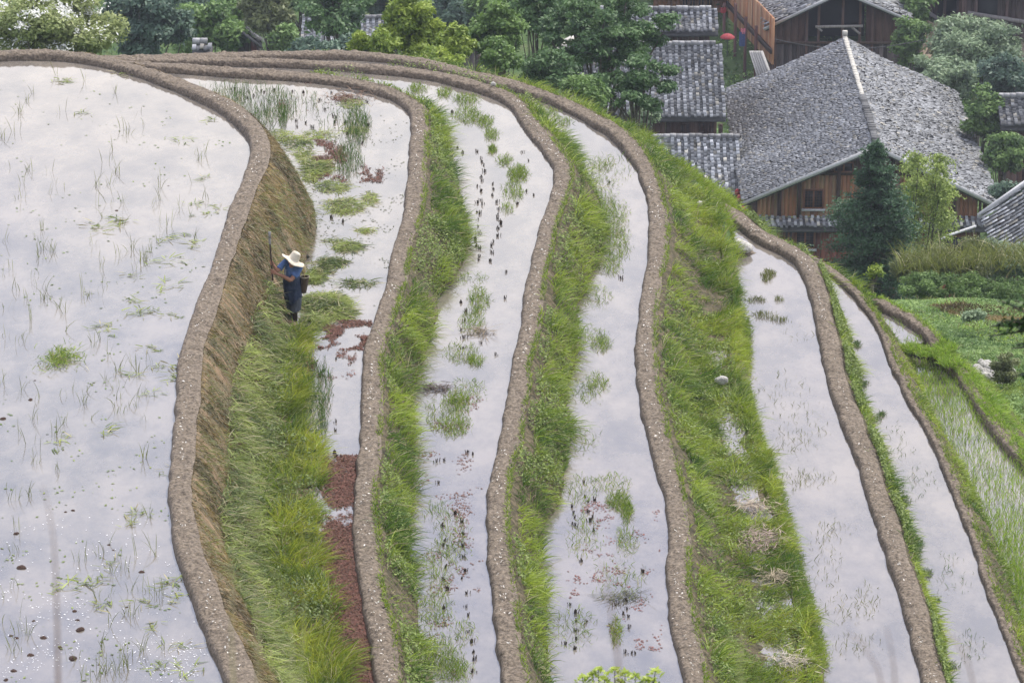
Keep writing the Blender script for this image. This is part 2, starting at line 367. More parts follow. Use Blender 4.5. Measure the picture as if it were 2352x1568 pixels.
B3 = [(-260,158),(0,155),(300,152),(470,152),(560,154),(650,157),(738,161),(824,168),(909,175),(995,185),(1063,204),(1115,219),(1166,240),(1194,284),(1218,318),(1252,360),(1272,387),(1273,421),(1259,462),(1237,531),(1222,590),(1210,641),(1199,710),(1192,778),(1172,847),(1168,898),(1158,949),(1150,1007),(1132,1065),(1122,1099),(1116,1168),(1118,1254),(1122,1322),(1132,1408),(1142,1493),(1152,1568),(1172,1680),(1200,1800)]
B3b = [(1215,225),(1250,290),(1305,350),(1335,400),(1370,445),(1390,520),(1385,600),(1345,662),(1326,710),(1330,761),(1319,847),(1302,898),(1310,966),(1310,1048),(1286,1117),(1290,1202),(1270,1288),(1252,1339),(1248,1442),(1259,1510),(1270,1600),(1290,1750)]
B4 = [(-260,154),(0,152),(300,148),(500,144),(600,140),(685,138),(738,137),(841,139),(943,151),(1046,178),(1142,199),(1200,219),(1252,236),(1303,257),(1354,288),(1396,312),(1423,339),(1454,377),(1474,421),(1486,470),(1492,538),(1485,607),(1473,682),(1465,744),(1458,812),(1461,874),(1473,949),(1485,1007),(1497,1048),(1510,1099),(1526,1151),(1534,1219),(1529,1305),(1533,1391),(1541,1459),(1551,1494),(1568,1568),(1590,1680),(1610,1800)]
E = [(1300,222),(1400,262),(1450,290),(1510,340),(1560,385),(1600,430),(1645,482),(1655,545),(1665,600),(1685,665),(1690,735),(1688,800),(1693,870),(1705,925),(1712,945),(1745,1010),(1760,1080),(1780,1145),(1800,1225),(1822,1310),(1840,1380),(1855,1470),(1870,1568),(1900,1750)]
F5L = [(1650,500),(1672,560),(1681,621),(1695,676),(1716,745),(1721,814),(1719,882),(1726,951),(1740,1007),(1750,1031),(1785,1100),(1798,1168),(1822,1237),(1843,1323),(1867,1409),(1884,1478),(1898,1568),(1930,1760)]
B5 = [(1590,468),(1650,492),(1682,517),(1715,545),(1740,562),(1784,583),(1819,597),(1839,625),(1853,656),(1863,697),(1872,745),(1881,796),(1891,841),(1901,893),(1922,951),(1942,1006),(1956,1031),(1973,1083),(1987,1131),(2008,1196),(2025,1251),(2042,1306),(2063,1375),(2083,1443),(2101,1512),(2114,1568),(2145,1680),(2180,1800)]
B5b = [(1895,650),(1915,690),(1940,740),(1953,790),(1962,831),(1973,875),(1987,934),(2008,1006),(2030,1048),(2050,1110),(2075,1168),(2094,1237),(2111,1306),(2135,1375),(2156,1443),(2176,1546),(2230,1750)]
B6 = [(1590,462),(1640,485),(1700,520),(1760,553),(1819,582),(1870,610),(1920,645),(1956,680),(1977,704),(2001,738),(2022,779),(2035,820),(2059,875),(2087,930),(2111,968),(2135,1007),(2163,1076),(2180,1117),(2197,1162),(2214,1210),(2235,1258),(2252,1323),(2276,1392),(2300,1450),(2321,1512),(2348,1568),(2390,1680),(2440,1800)]
B6b = [(2030,730),(2045,770),(2085,805),(2101,827),(2108,882),(2128,917),(2149,951),(2180,1006),(2197,1048),(2231,1117),(2259,1186),(2293,1254),(2327,1340),(2352,1409),(2410,1568),(2480,1750)]
PB = [(1975,690),(1995,703),(2032,720),(2080,745),(2115,772),(2140,800)]
B7 = [(2070,800),(2100,815),(2135,825),(2165,845),(2200,880),(2228,920),(2245,955),(2275,1000),(2310,1040),(2352,1085),(2420,1160),(2520,1280),(2640,1430)]
Z1, Z2, Z3, Z4, ZS, Z5, Z6, ZP, Z7 = 1.5, 0., -.7, -1.45, -2.2, -3.0, -3.6, -4.0, -4.3
WE1 = [(720,470),(722,550),(700,610),(668,700),(700,742),(790,715),(800,735),(745,790),(722,850),(705,905),(690,950),(735,1000),(745,1050),(745,1110),(742,1160),(730,1200),(745,1260),(765,1330),(785,1400),(795,1470),(810,1568),(840,1750)]
bk1 = Bank(B1, Z1, .44, .17, run=.75, znext=Z2, base=WE1, face=1.0, seed=3, lift=.12)
up = bk1.py < 640; late = np.clip((bk1.s - bk1.s[np.argmax(bk1.C[:, 0])]) / 6, 0, 1)
bk2 = Bank(B2, Z2, .44, .155, run=.6, znext=Z3, base=B2b, seed=13, left=True)
bk3 = Bank(B3, Z3, .44, .155, run=.6, znext=Z4, base=B3b, seed=23, left=True)
bk4 = Bank(B4, Z4, .44, .155, run=1.0, znext=ZS, base=E, face=.7, zshelf=ZS - .07, seed=33, lift=.10, left=True)
bk5 = Bank(B5, Z5, .42, .17, run=.5, znext=Z6, base=B5b, seed=43)
bk6 = Bank(B6, Z6, .22, .12, run=.5, znext=Z7, base=B6b, face=.55, seed=53)
bkP = Bank(PB, ZP, .32, .16, run=.6, znext=ZP - .9, seed=63)
bk7 = Bank(B7, Z7, .35, .2, run=1.1, znext=Z7 - 1.0, seed=73)
bk1.build_ridge('mud_bank', 'broad mud bank of the top left paddy, above the tall cut earth face')
bk2.build_ridge('mud_bank', 'mud bank on the right of the narrow paddy where the farmer stands')
bk3.build_ridge('mud_bank', 'mud bank right of the stubble rows, third from left, with a stone on its bend')
bk4.build_ridge('mud_bank', 'outermost long mud bank at the back, fourth from the left, beside the grassy ditch')
bk5.build_ridge('mud_bank', 'dark brown mud bank right of the widest clear paddy, below the big roof')
bk6.build_ridge('mud_bank', 'thin low mud edge with grass beside the rice seedling paddy')
bkP.build_ridge('mud_bank', 'short mud bank around the tiny triangular pond at the right')
M['cutface'] = noise_mat('cut_earth_face', [(.03, .024, .014), (.09, .078, .04), (.17, .115, .065), (.30, .20, .12)], 3.4, (3.4, .5, 1), rough=.85, bump=1.0, bscale=4, coord='UV', pos=(.32, .70), bdist=.06)
M['grassface'] = noise_mat('grassy_earth', [(.025, .022, .012), (.075, .062, .032), (.15, .115, .075)], 7, rough=.9, bump=1.0, bscale=14, pos=(.32, .7))
M['under'] = noise_mat('undergrowth_earth', [(.035, .055, .022), (.06, .09, .03), (.09, .12, .045)], .5, rough=.9, bump=.8, bscale=3, pos=(.3, .7))
M['hill'] = noise_mat('hill_ground', [(.03, .055, .018), (.065, .11, .03), (.11, .12, .05)], .6, rough=.9, bump=.6, bscale=4, pos=(.3, .75))
bk1.build_face('terrace_slope', M['cutface'], rows=40, rows2=10)
for b in (bk2, bk3, bk4, bk5, bk6, bk7): b.build_face('terrace_slope', M['grassface'])
bkP.build_face('terrace_slope', M['grassface'])
bk7.build_ridge('grass_bank', 'grass covered bank round the top and right of the rice seedling paddy', M['mud_a'])['category'] = 'grass bank'
# short mud bund closing the clear paddy at its top
bx = Bank([(1683,592),(1705,588),(1730,583),(1748,580)], Z5, .3, .16, run=.25, znext=Z5 - .1, seed=83)
bx.build_ridge('mud_bund', 'stubby mud bund closing the top of the widest clear paddy')['category'] = 'mud bund'

def sheet(name, left, bank, z, extra=0.22, lz=None, step=8):
    """water between a left line (world pts) and a bank's inner edge"""
    r = (bank.C + bank.N * extra)[::step]
    return tag(polymesh(name, np.concatenate([left, r[::-1]]), z, M['water']), kind='structure')
xl = onz(-700, 1000, Z1)[0]
sheet('water', np.array([[xl, bk1.C[0, 1] + .2], [xl, bk1.C[-1, 1]]]), bk1, Z1)
for a, b, z in ((bk1, bk2, Z2), (bk2, bk3, Z3), (bk3, bk4, Z4)): sheet('water', (a.C + a.N * .3)[::8], b, z)
e5 = np.array(F5L, float); e5w = onz(e5[:, 0], e5[:, 1], Z5)[:, :2]
e5w = e5w + np.array([-.5, 0]); sheet('water', e5w, bk5, Z5)
sheet('water', (bk5.C + bk5.N * .3)[::8], bk6, Z6)
pw = onz(*np.array([(2010,700),(2035,718),(2080,745),(2112,771),(2122,786),(2095,792),(2040,790),(2020,750)], float).T, ZP)[:, :2]
tag(polymesh('water', pw, ZP, M['water']), kind='structure')
m6 = bk6.py > 760; sheet('water', (bk6.C + bk6.N * .3)[m6][::8], bk7, Z7)
# ditch water on the grassy shelf (lies in the dip between bank four and its outer rim)
ii = np.arange(0, len(bk4.C), 8); ii = ii[bk4.py[ii] > 715]
ditch = np.concatenate([bk4.surf(ii, 1.1 + .12 * vn(bk4.s[ii], bk4.s[ii] * 0))[:, :2], bk4.surf(ii, 1.62 + .3 * vn(bk4.s[ii] * 1.3, bk4.s[ii] * 0 + 5))[::-1, :2]])
tag(polymesh('water', ditch, ZS - .02, M['water']), kind='structure')
# outer rim of the shelf: earth face down to the widest clear paddy
def loft2(name, A, Bv, rows, m, bulge=.08, seed=5):
    n = 500
    def rs(P): s = np.concatenate([[0], np.cumsum(np.linalg.norm(np.diff(P, axis=0), axis=1))]); t = np.linspace(0, s[-1], n); return np.stack([np.interp(t, s, P[:, k]) for k in range(3)], 1)
    A, Bv = rs(A), rs(Bv); v = np.linspace(0, 1, rows)[None, :, None]
    P = A[:, None] * (1 - v) + Bv[:, None] * v; X, Y = P[..., 0], P[..., 1]
    P[..., 2] += (fbm(X * 3, Y * 3, seed=seed) - .5) * bulge; P[..., 0] += (fbm(X * 2, Y * 2, P[..., 2] * 2, seed=seed + 1) - .5) * bulge
    return tag(mesh(name, P.reshape(-1, 3), [gridf(n, rows)[:, ::-1]], m, None, None, True), kind='structure'), P
iE = [int(np.argmin(np.hypot(bk4.px - (e[0] - 110), bk4.py - e[1]))) for e in E]
jj = np.arange(0, len(bk4.C), 10); jj = jj[(bk4.py[jj] > 470)]
EA = bk4.surf(jj, np.full(len(jj), 1.9)); EA[:, 2] = ZS + .02
EB = onz(*np.array(F5L, float).T, Z5 - .06)
_, SH = loft2('terrace_slope', EA, EB, 14, M['grassface'])

# ------------------------------------------------------------------ the hill around the terraces (one sheet)
outer = []
k4 = np.arange(0, len(bk4.C), 20); o4 = bk4.surf(k4, np.full(len(k4), 2.0)); m4 = (bk4.py[k4] < 500); outer += [tuple(p) for p in o4[m4]]
k6 = np.arange(0, len(bk6.C), 20); o6 = bk6.surf(k6, np.full(len(k6), .9)); m6b = (bk6.px[k6] > 1700) & (bk6.py[k6] < 700); outer += [tuple(p) for p in o6[m6b]]
kP = np.arange(0, len(bkP.C), 10); outer += [tuple(p) for p in bkP.surf(kP, np.full(len(kP), 1.))]
k7 = np.arange(40, len(bk7.C), 20); outer += [tuple(p) for p in bk7.surf(k7, np.full(len(k7), 1.))]
outer = np.array(outer)
def G(Y):
    return np.interp(Y, [90, 105, 125, 150, 165, 204, 212, 226, 260, 430], [-4, -13, -22, -31, -35, -35, -33.2, -28.5, -24, -18])
def patch(X, Y):
    return np.interp(Y, [50, 84, 104, 110, 128, 140], [-5.4, -5.4, -9.8, -12.5, -25, -90]) - .02 * (X - 9)
def hill(X, Y):
    sh = X.shape; Q = np.stack([X.ravel(), Y.ravel()], 1); best = np.full(len(Q), 1e9); ze = np.zeros(len(Q)); sg = np.zeros(len(Q))
    for i in range(len(outer) - 1):
        a, b = outer[i, :2], outer[i + 1, :2]; ab = b - a
        if ab @ ab < 1e-6: continue
        t = np.clip(((Q - a) @ ab) / (ab @ ab), 0, 1); r = Q - (a + t[:, None] * ab); d = np.linalg.norm(r, axis=1); u = d < best
        best[u] = d[u]; ze[u] = (outer[i, 2] + t * (outer[i + 1, 2] - outer[i, 2]))[u]; sg[u] = np.sign(ab[0] * r[:, 1] - ab[1] * r[:, 0])[u]
    ins = inpoly(Q, np.vstack([outer[:, :2], [[outer[-1, 0] + 3, 45], [-80, 45], [-80, outer[0, 1]]]])); d = np.where(ins, -best, best)
    z = np.where(d > 0, ze - .1 - .95 * np.clip(d - .2, 0, None), ze - np.clip(-d * 3, 0, 2.2) - .1)
    z = z.reshape(sh); d = d.reshape(sh)
    far = np.where(Y > 103, G(Y), -60.); z = np.where(d > 3, np.maximum(z, far), z)
    ws = np.clip((X - 7.6) / 1.6, 0, 1); ws = ws * ws * (3 - 2 * ws)
    pt = patch(X, Y); z2 = np.where((d > 0), np.maximum(z, pt - 14 * (1 - ws)), z)
    z2 = z2 + (fbm(X * .35, Y * .35, seed=91) - .5) * np.where(d > 1, .5, 0) * np.clip(Y / 110, 0, 2)
    return np.where(Y < 53, np.minimum(z2, -6), z2)
gx = np.unique(np.concatenate([np.arange(-140, -22, 6), np.arange(-22, 30, .5), np.arange(30, 150, 6)]).round(3))
gy = np.unique(np.concatenate([np.arange(50, 125, .5), np.arange(125, 250, 2.), np.arange(250, 430, 8)]).round(3))
GX, GY = np.meshgrid(gx, gy); GZ = hill(GX, GY)
tag(mesh('ground', np.stack([GX, GY, GZ], -1).reshape(-1, 3), [gridf(len(gy), len(gx))], M['hill'], None, None, True), kind='structure')
def hz(x, y): return float(hill(np.array([[float(x)]]), np.array([[float(y)]]))[0, 0])
# the slope the photographer stands on
nx = np.linspace(-60, 60, 61); ny = np.concatenate([np.arange(-12, 50, 1.5), [50, 51, 52, 53.5]])
NX, NY = np.meshgrid(nx, ny); NZ = np.interp(NY, [-12, 0, 50, 53.5], [26.5, 24.6, .2, -9]) + (fbm(NX * .2, NY * .2, seed=7) - .5) * .5
tag(mesh('hillside', np.stack([NX, NY, NZ], -1).reshape(-1, 3), [gridf(len(ny), len(nx))], M['hill'], None, None, True), kind='structure')
#PART2
# ------------------------------------------------------------------ grass on the terrace faces
def face_pts(b, n, v0, v1, keep=None):
    i = RS.randint(0, len(b.C), n); v = v0 + (v1 - v0) * RS.rand(n)
    wt = np.where(v < 1, b.R1[i], b.R2[i]); k = RS.rand(n) < wt / max(wt.max(), 1e-3)
    k &= (b.py[i] < 1650) & (b.px[i] > -150)
    if keep is not None: k &= keep(b, i, v)
    return i[k], v[k]
def face_grass(name, b, dens, v0=.04, v1=1.08, ln=(.12, .42), kind='live', keep=None, wid=.014, droop=.45, lean=.5, clump=1.1, label=None, down=False):
    tot = b.s[-1]; W = max((b.R1 if v1 <= 1.2 else b.R2).max(), .1); n = int(dens * tot * W)
    i, v = face_pts(b, n, v0, v1, keep); P = b.surf(i, v)
    cx = fbm(P[:, 0] * clump, P[:, 1] * clump, seed=b.seed + 40, o=2); cy = fbm(P[:, 0] * clump * 2.5, P[:, 1] * clump * 2.5, seed=b.seed + 50, o=2)
    k = RS.rand(len(P)) < np.clip((cx * .5 + cy * .5 - .28) * 5, .12, 1); P, i, v, cx, cy = P[k], i[k], v[k], cx[k], cy[k]
    m = len(P); L_ = (ln[0] + (ln[1] - ln[0]) * np.clip((cx + cy - .75) * 2.2, 0, 1.15)) * (.4 + .95 * RS.rand(m))
    # blades fan out from clump centres
    gx_ = fbm(P[:, 0] * 2 + .2, P[:, 1] * 2, seed=b.seed + 60, o=1) - fbm(P[:, 0] * 2 - .2, P[:, 1] * 2, seed=b.seed + 60, o=1)
    gy_ = fbm(P[:, 0] * 2, P[:, 1] * 2 + .2, seed=b.seed + 60, o=1) - fbm(P[:, 0] * 2, P[:, 1] * 2 - .2, seed=b.seed + 60, o=1)
    D = np.stack([b.N[i, 0] * lean - gx_ * 2.5, b.N[i, 1] * lean - gy_ * 2.5, np.full(m, .85)], 1) + RS.randn(m, 3) * .42
    D[:, 2] = np.abs(D[:, 2])
    if down: D = np.stack([b.N[i, 0] * b.R1[i], b.N[i, 1] * b.R1[i], -(b.z - b.zn) * np.clip(.6 + .8 * v, 0, 1.3)], 1) + RS.randn(m, 3) * .5; P[:, 2] += .03
    nz = np.clip(fbm(P[:, 0] * 1.4, P[:, 1] * 1.4, seed=b.seed + 70, o=3) * 2.4 - .75 + .22 * RS.randn(m), 0, 1)
    P[:, 2] -= .02
    o = blades(name, P, D, L_, wid * (.7 + .6 * RS.rand(m)), gcol(m, kind, nz), M['grass'], droop)
    return tag(o, kind='stuff') if o else None
vis = lambda b, i, v: (b.px[i] > 700)
bare2 = lambda b, i, v: ~((b.py[i] > 520) & (b.py[i] < 625) & (v > .1) & (v < .62)) & vis(b, i, v)
face_grass('grass', bk2, 620, kind='live', keep=lambda b, i, v: bare2(b, i, v) & (b.py[i] > 215) & ((v > .12) | (b.py[i] < 500)), v0=.08, v1=1.12)
face_grass('grass', bk2, 260, kind='olive', keep=bare2, v0=.55, v1=1.3, ln=(.1, .35))
face_grass('grass', bk3, 620, kind='live', keep=lambda b, i, v: (b.px[i] > 1100) & (b.py[i] > 200) & ((v > .22) | (b.py[i] < 400)), v0=.1, v1=1.1)
face_grass('grass', bk3, 300, kind='olive', keep=lambda b, i, v: b.px[i] > 1150, v0=.6, v1=1.35, ln=(.1, .32))
face_grass('grass', bk4, 650, kind='live', keep=lambda b, i, v: (b.px[i] > 900) & ((v > .15) | (b.py[i] < 400)), v0=.03, v1=1.0, ln=(.1, .36))
face_grass('grass', bk4, 800, kind='live', keep=lambda b, i, v: b.px[i] > 1100, v0=1.0, v1=2.08, ln=(.1, .38), wid=.013)
face_grass('grass', bk4, 260, kind='yellow', keep=lambda b, i, v: (b.px[i] > 1100) & (b.py[i] > 300), v0=1.45, v1=2.08, ln=(.12, .34), wid=.013)
face_grass('grass', bk4, 160, kind='yellow', keep=lambda b, i, v: (b.px[i] > 1300), v0=1.0, v1=2.08, ln=(.1, .3))
face_grass('grass', bk5, 950, kind='live', keep=lambda b, i, v: b.py[i] > 600, v0=.12, v1=1.1, ln=(.1, .28))
face_grass('grass', bk6, 1100, kind='live', keep=lambda b, i, v: b.py[i] > 680, v0=.02, v1=1.08, ln=(.07, .17), lean=.3)
face_grass('grass', bk6, 500, kind='live', keep=lambda b, i, v: (b.px[i] > 1690) & (b.py[i] < 700), v0=.0, v1=.4, ln=(.12, .4))
face_grass('grass', bkP, 700, kind='live', v0=.1, v1=1.1, ln=(.1, .3))
face_grass('grass', bk7, 1000, kind='bright', keep=lambda b, i, v: b.px[i] > 2050, v0=-.28, v1=1.1, ln=(.08, .2), lean=.3)
# bank one: hoed earth face, heaps of cut grass, tall live grass at the water
face_grass('grass_stubble', bk1, 900, kind='brown', keep=lambda b, i, v: (b.px[i] > 370) & (b.py[i] > 230), v0=-.05, v1=.95, ln=(.04, .15), wid=.013, droop=.1, down=True)
face_grass('grass_stubble', bk1, 420, kind='olive', keep=lambda b, i, v: (b.px[i] > 380) & (b.py[i] > 250), v0=.03, v1=1.02, ln=(.04, .15), wid=.011, lean=1.1, droop=.8, clump=.9)
face_grass('grass_stubble', bk1, 200, kind='dark', keep=lambda b, i, v: (b.px[i] > 380) & (b.py[i] > 250) & (b.py[i] < 600), v0=.3, v1=1.02, ln=(.04, .13), wid=.012, lean=1.0, droop=.8)
tall = lambda b, i, v: b.py[i] > 600
face_grass('grass', bk1, 700, kind='yellow', keep=lambda b, i, v: tall(b, i, v) & (v > 1.35), v0=1.1, v1=1.92, ln=(.25, .5), wid=.014, lean=.2, droop=.3)
face_grass('grass', bk1, 500, kind='live', keep=tall, v0=1.0, v1=1.98, ln=(.18, .42), wid=.014, lean=.2, droop=.4)
def clear_legs(P):
    x, y = proj(P); return P[~((x > 638) & (x < 692) & (y > 650) & (y < 744))]
def cut_heap(name, P, ln=(.15, .4), kind='cut', up=.25):
    m = len(P); th = fbm(P[:, 0] * 1.5, P[:, 1] * 1.5, seed=77) * 12 + RS.randn(m) * 1.5
    D = np.stack([np.cos(th), np.sin(th), up * RS.randn(m) + up * .6], 1)
    nz = np.clip(fbm(P[:, 0] * 1.6, P[:, 1] * 1.6, seed=79, o=3) * 1.6 - .35 + .2 * RS.randn(m), 0, 1)
    return tag(blades(name, P, D, ln[0] + (ln[1] - ln[0]) * RS.rand(m), .015 * (.6 + .8 * RS.rand(m)), gcol(m, kind, nz), M['grass'], .3), kind='stuff')
i, v = face_pts(bk1, 60000, .42, 1.28, lambda b, i, v: (b.py[i] > 575) & (v > .5 + .2 * fbm(b.s[i] * .8, b.s[i] * 0, seed=4) - .12 * np.clip((b.py[i] - 600) / 300, 0, 1)))
P = bk1.surf(i, v); hh = np.clip((v - .45) * 3, 0, 1) * np.clip((1.35 - v) * 3, 0, 1); P[:, 2] += RS.rand(len(P)) * (.06 + .3 * hh * fbm(P[:, 0] * 1.2, P[:, 1] * 1.2, seed=8))
cut_heap('cut_grass', clear_legs(P))
# heaps and floating rafts of cut grass on the farmer's paddy, weeds standing in the others
def ell(px, py, rx, ry, z, n):
    a = RS.rand(n) * 2 * np.pi; r = np.sqrt(RS.rand(n)) * (.75 + .5 * RS.rand(n)); return onz(px + np.cos(a) * r * rx, py + np.sin(a) * r * ry, z), r
rafts = [(745,700,60,26,2600,.20),(715,742,34,20,1300,.16),(780,720,34,16,1100,.14),(640,752,30,16,800,.2),(720,640,30,13,650,.07),(760,605,42,14,650,.07),(735,625,30,9,380,.05),(820,652,42,9,330,.03),
  (797,568,32,12,600,.1),(840,530,24,6,150,.04),(790,475,44,18,900,.13),(850,457,16,16,260,.06),(760,430,40,14,520,.06),(735,385,30,16,700,.12),(715,400,26,20,520,.1),(690,340,30,22,420,.06),
  (640,312,34,14,380,.05),(680,325,40,12,300,.04),(730,310,40,10,260,.04),(810,300,34,10,160,.04),(775,555,40,6,120,.03),(700,365,18,14,260,.06),(810,240,26,12,260,.06),(660,700,34,10,500,.1)]
Ps = []
for (x, y, rx, ry, n, h) in rafts:
    Q, r = ell(x, y, rx, ry, Z2, int(n * .75)); Q[:, 2] += .005 + RS.rand(len(Q)) * h * np.clip(1.1 - r, 0, 1); Ps.append(Q)
cut_heap('cut_grass', clear_legs(np.concatenate(Ps)), ln=(.10, .3), up=.22)
def stand(name, L, z, kind='live', ln=(.1, .3), wid=.012, mul=1.0, lean=.3, droop=.35):
    Ps = []; Ls = []
    for (x, y, rx, ry, n) in L:
        Q, r = ell(x, y, rx, ry, z, int(n * mul)); Ps.append(Q); Ls.append((ln[0] + (ln[1] - ln[0]) * RS.rand(len(Q))) * np.clip(1.25 - r * .7, .3, 1))
    P = np.concatenate(Ps); m = len(P); D = np.stack([RS.randn(m) * lean, RS.randn(m) * lean, np.ones(m)], 1)
    return tag(blades(name, P, D, np.concatenate(Ls), wid * (.6 + .8 * RS.rand(m)), gcol(m, kind, np.clip(RS.rand(m) * .8, 0, 1)), M['grass'], droop), kind='stuff')
stand('water_weeds', [(820,290,30,45,420),(800,370,34,40,300),(640,240,40,40,260),(560,240,50,30,160),(600,280,36,34,170),(650,270,10,26,120),(520,225,40,20,130),(690,240,60,30,90),(745,900,18,70,160),(715,880,24,60,180),(745,960,10,60,90),(770,300,60,60,90),(545,205,90,14,120),(720,960,26,60,160)], Z2, 'dark', (.15, .42), .010, lean=.15, mul=1.3)
stand('water_weeds', [(960,205,22,12,240),(1020,215,20,12,200),(1070,230,30,14,300),(1075,265,36,22,460),(1115,280,20,16,260),(1130,310,18,14,200),(1132,345,10,10,170),(1190,400,24,20,480),(1160,370,20,14,160),(1180,440,28,24,260),(1165,480,16,12,100),
  (1100,690,26,34,360),(1085,740,30,30,260),(1060,810,40,26,260),(1090,830,22,14,160),(1050,925,32,26,420),(1040,975,40,30,460),(1070,900,44,30,200),(1000,950,30,40,120),(1040,1240,40,60,240),(1010,1300,40,60,260),(1000,1400,40,50,300),(1000,1500,60,40,560),(1040,1540,46,30,420),(1060,1450,40,30,100),(1010,1180,40,30,100),(1080,640,40,14,80)], Z3, 'live', (.08, .26), .010, lean=.45)
stand('water_weeds', [(1260,260,30,12,200),(1290,280,26,12,160),(1370,440,46,50,420),(1400,500,44,50,700),(1410,560,40,44,620),(1400,610,30,24,220),(1380,380,34,18,180),(1370,680,40,30,150),(1380,790,24,20,240),(1360,770,36,20,120),(1370,880,30,26,200),(1350,900,40,30,140),
  (1420,1150,26,22,380),(1440,1175,14,26,280),(1400,1115,50,30,180),(1440,1240,26,34,160),(1340,1230,40,60,200),(1420,1330,60,60,160),(1415,1450,14,36,170),(1330,1130,30,40,120),(1320,1440,50,50,160),(1430,380,60,40,90),(1340,1010,40,40,80)], Z4, 'live', (.08, .26), .010, lean=.45)
stand('water_weeds', [(1765,630,18,9,190),(1760,640,12,10,90),(1735,690,24,5,120),(1755,725,30,8,150),(1790,735,20,5,90),(1790,688,10,5,60),(1810,1100,60,30,60),(1870,1100,50,20,70),(1850,760,60,30,30),(1910,1220,50,30,50),(1880,1300,60,60,90),(1930,1400,70,40,80),(1990,1380,30,40,60),(1960,1480,60,30,70),(1800,900,60,60,60),(1850,980,60,60,70),(1820,1020,60,40,50)], Z5, 'olive', (.06, .2), .010, lean=.45, droop=.15)
stand('water_weeds', [(1968,793,10,8,150),(1985,883,12,8,100),(2002,965,22,10,160),(2025,953,10,6,90),(2070,1150,22,14,180),(2108,1248,16,8,120),(2128,1318,14,10,130),(2145,1380,16,8,110),(2185,1530,22,8,110),(2150,1450,30,40,60),(2110,1110,50,40,60),(2230,1480,40,40,70),(2060,1020,40,50,50),(2180,1320,50,60,60)], Z6, 'dark', (.06, .2), .010, lean=.4)
# transplanted rice standing in the right hand paddies
r7 = []
xx, yy = np.meshgrid(np.linspace(2040, 2560, 150), np.linspace(830, 1640, 130)); q = onz(xx.ravel() + RS.randn(xx.size) * 2, yy.ravel() + RS.randn(xx.size) * 2, Z7)
dl, _ = dist_to(q[:, :2], bk6.C); il = np.array([np.argmin(((bk6.C - p) ** 2).sum(1)) for p in q[:, :2]])
in6 = ((q[:, :2] - bk6.C[il]) * bk6.N[il]).sum(1) > bk6.wv[il] + bk6.R1[il] * .8
il7 = np.array([np.argmin(((bk7.C - p) ** 2).sum(1)) for p in q[:, :2]]); in7 = ((q[:, :2] - bk7.C[il7]) * bk7.N[il7]).sum(1) < -.02
q = q[in6 & in7]; q = np.repeat(q, 4, 0); q[:, :2] += RS.randn(len(q), 2) * .03; m = len(q)
D = np.stack([RS.randn(m) * .22, RS.randn(m) * .22, np.ones(m)], 1)
dn = np.clip(fbm(q[:, 0] * .6, q[:, 1] * .25, seed=5) * 2.2 - .4, .35, 1); k = RS.rand(m) < dn
tag(blades('rice_seedlings', q[k], D[k], .10 + .14 * RS.rand(k.sum()), np.full(k.sum(), .011), gcol(k.sum(), 'bright', RS.rand(k.sum())), M['grass'], .25), kind='stuff')
stand('rice_seedlings', [(2060,745,30,16,70),(2100,778,26,12,70)], ZP, 'bright', (.1, .2), .01)
def ridge_grass(b, dens, t0, t1, ln, kind, keep):
    n = int(dens * b.s[-1] * b.w); i = RS.randint(0, len(b.C), n); i = i[keep(b, i)]; t = t0 + (t1 - t0) * RS.rand(len(i)); cx = fbm(b.s[i] * 1.3, t * 2, seed=b.seed + 5, o=3)
    k = RS.rand(len(i)) < np.clip((cx - .3) * 5, .1, 1); i, t = i[k], t[k]; m = len(i); P = np.concatenate([b.C[i] + b.N[i] * (t * b.wv[i])[:, None], (b.z + b.hv[i] * np.clip(t * 5, 0, .9))[:, None]], 1)
    D = np.stack([RS.randn(m) * .4, RS.randn(m) * .4, np.ones(m)], 1); return tag(blades('grass', P, D, ln[0] + (ln[1] - ln[0]) * RS.rand(m), np.full(m, .013), gcol(m, kind), M['grass'], .4), kind='stuff')
ridge_grass(bk7, 2600, 0, 1.05, (.06, .16), 'bright', lambda b, i: b.px[i] > 2040)
for b_, p_ in ((bk2, 700), (bk3, 1100), (bk4, 1150)): ridge_grass(b_, 260, .82, 1.05, (.05, .16), 'live', lambda b, i: b.px[i] > p_)
ridge_grass(bk6, 900, .55, 1.05, (.05, .13), 'live', lambda b, i: b.py[i] > 690)
ridge_grass(bkP, 700, .6, 1.05, (.05, .15), 'bright', lambda b, i: b.py[i] > 0)
def face_leaves(b, n, v0, v1, keep, pal, size=(.02, .045)):
    i, v = face_pts(b, n, v0, v1, keep); P = b.surf(i, v); cx = fbm(P[:, 0] * 1.1, P[:, 1] * 1.1, seed=b.seed + 81, o=3); k = RS.rand(len(P)) < np.clip((cx - .47) * 9, 0, 1); P = P[k]; cx = cx[k]; m = len(P)
    P[:, 2] += .03 + RS.rand(m) * .9 * np.clip(cx - .4, 0, .35); c = np.array(pal[0]) + (np.array(pal[1]) - np.array(pal[0])) * RS.rand(m, 1); V, F, C = leafcards(P, RS.randn(m, 3) * .5 + (.2, -.1, .9), size[0] + (size[1] - size[0]) * RS.rand(m), c)
    return tag(mesh('weeds', V, [F], M['leaf'], None, C), kind='stuff')
for b_, v1_ in ((bk2, 1.1), (bk3, 1.1), (bk4, 1.95), (bk5, 1.0)): face_leaves(b_, 40000, .1, v1_, (lambda b, i, v: b.px[i] > 700), ((.06, .10, .015), (.25, .32, .07)))
face_leaves(bk1, 30000, .85, 1.9, (lambda b, i, v: b.py[i] > 700), ((.06, .09, .02), (.20, .26, .07)))
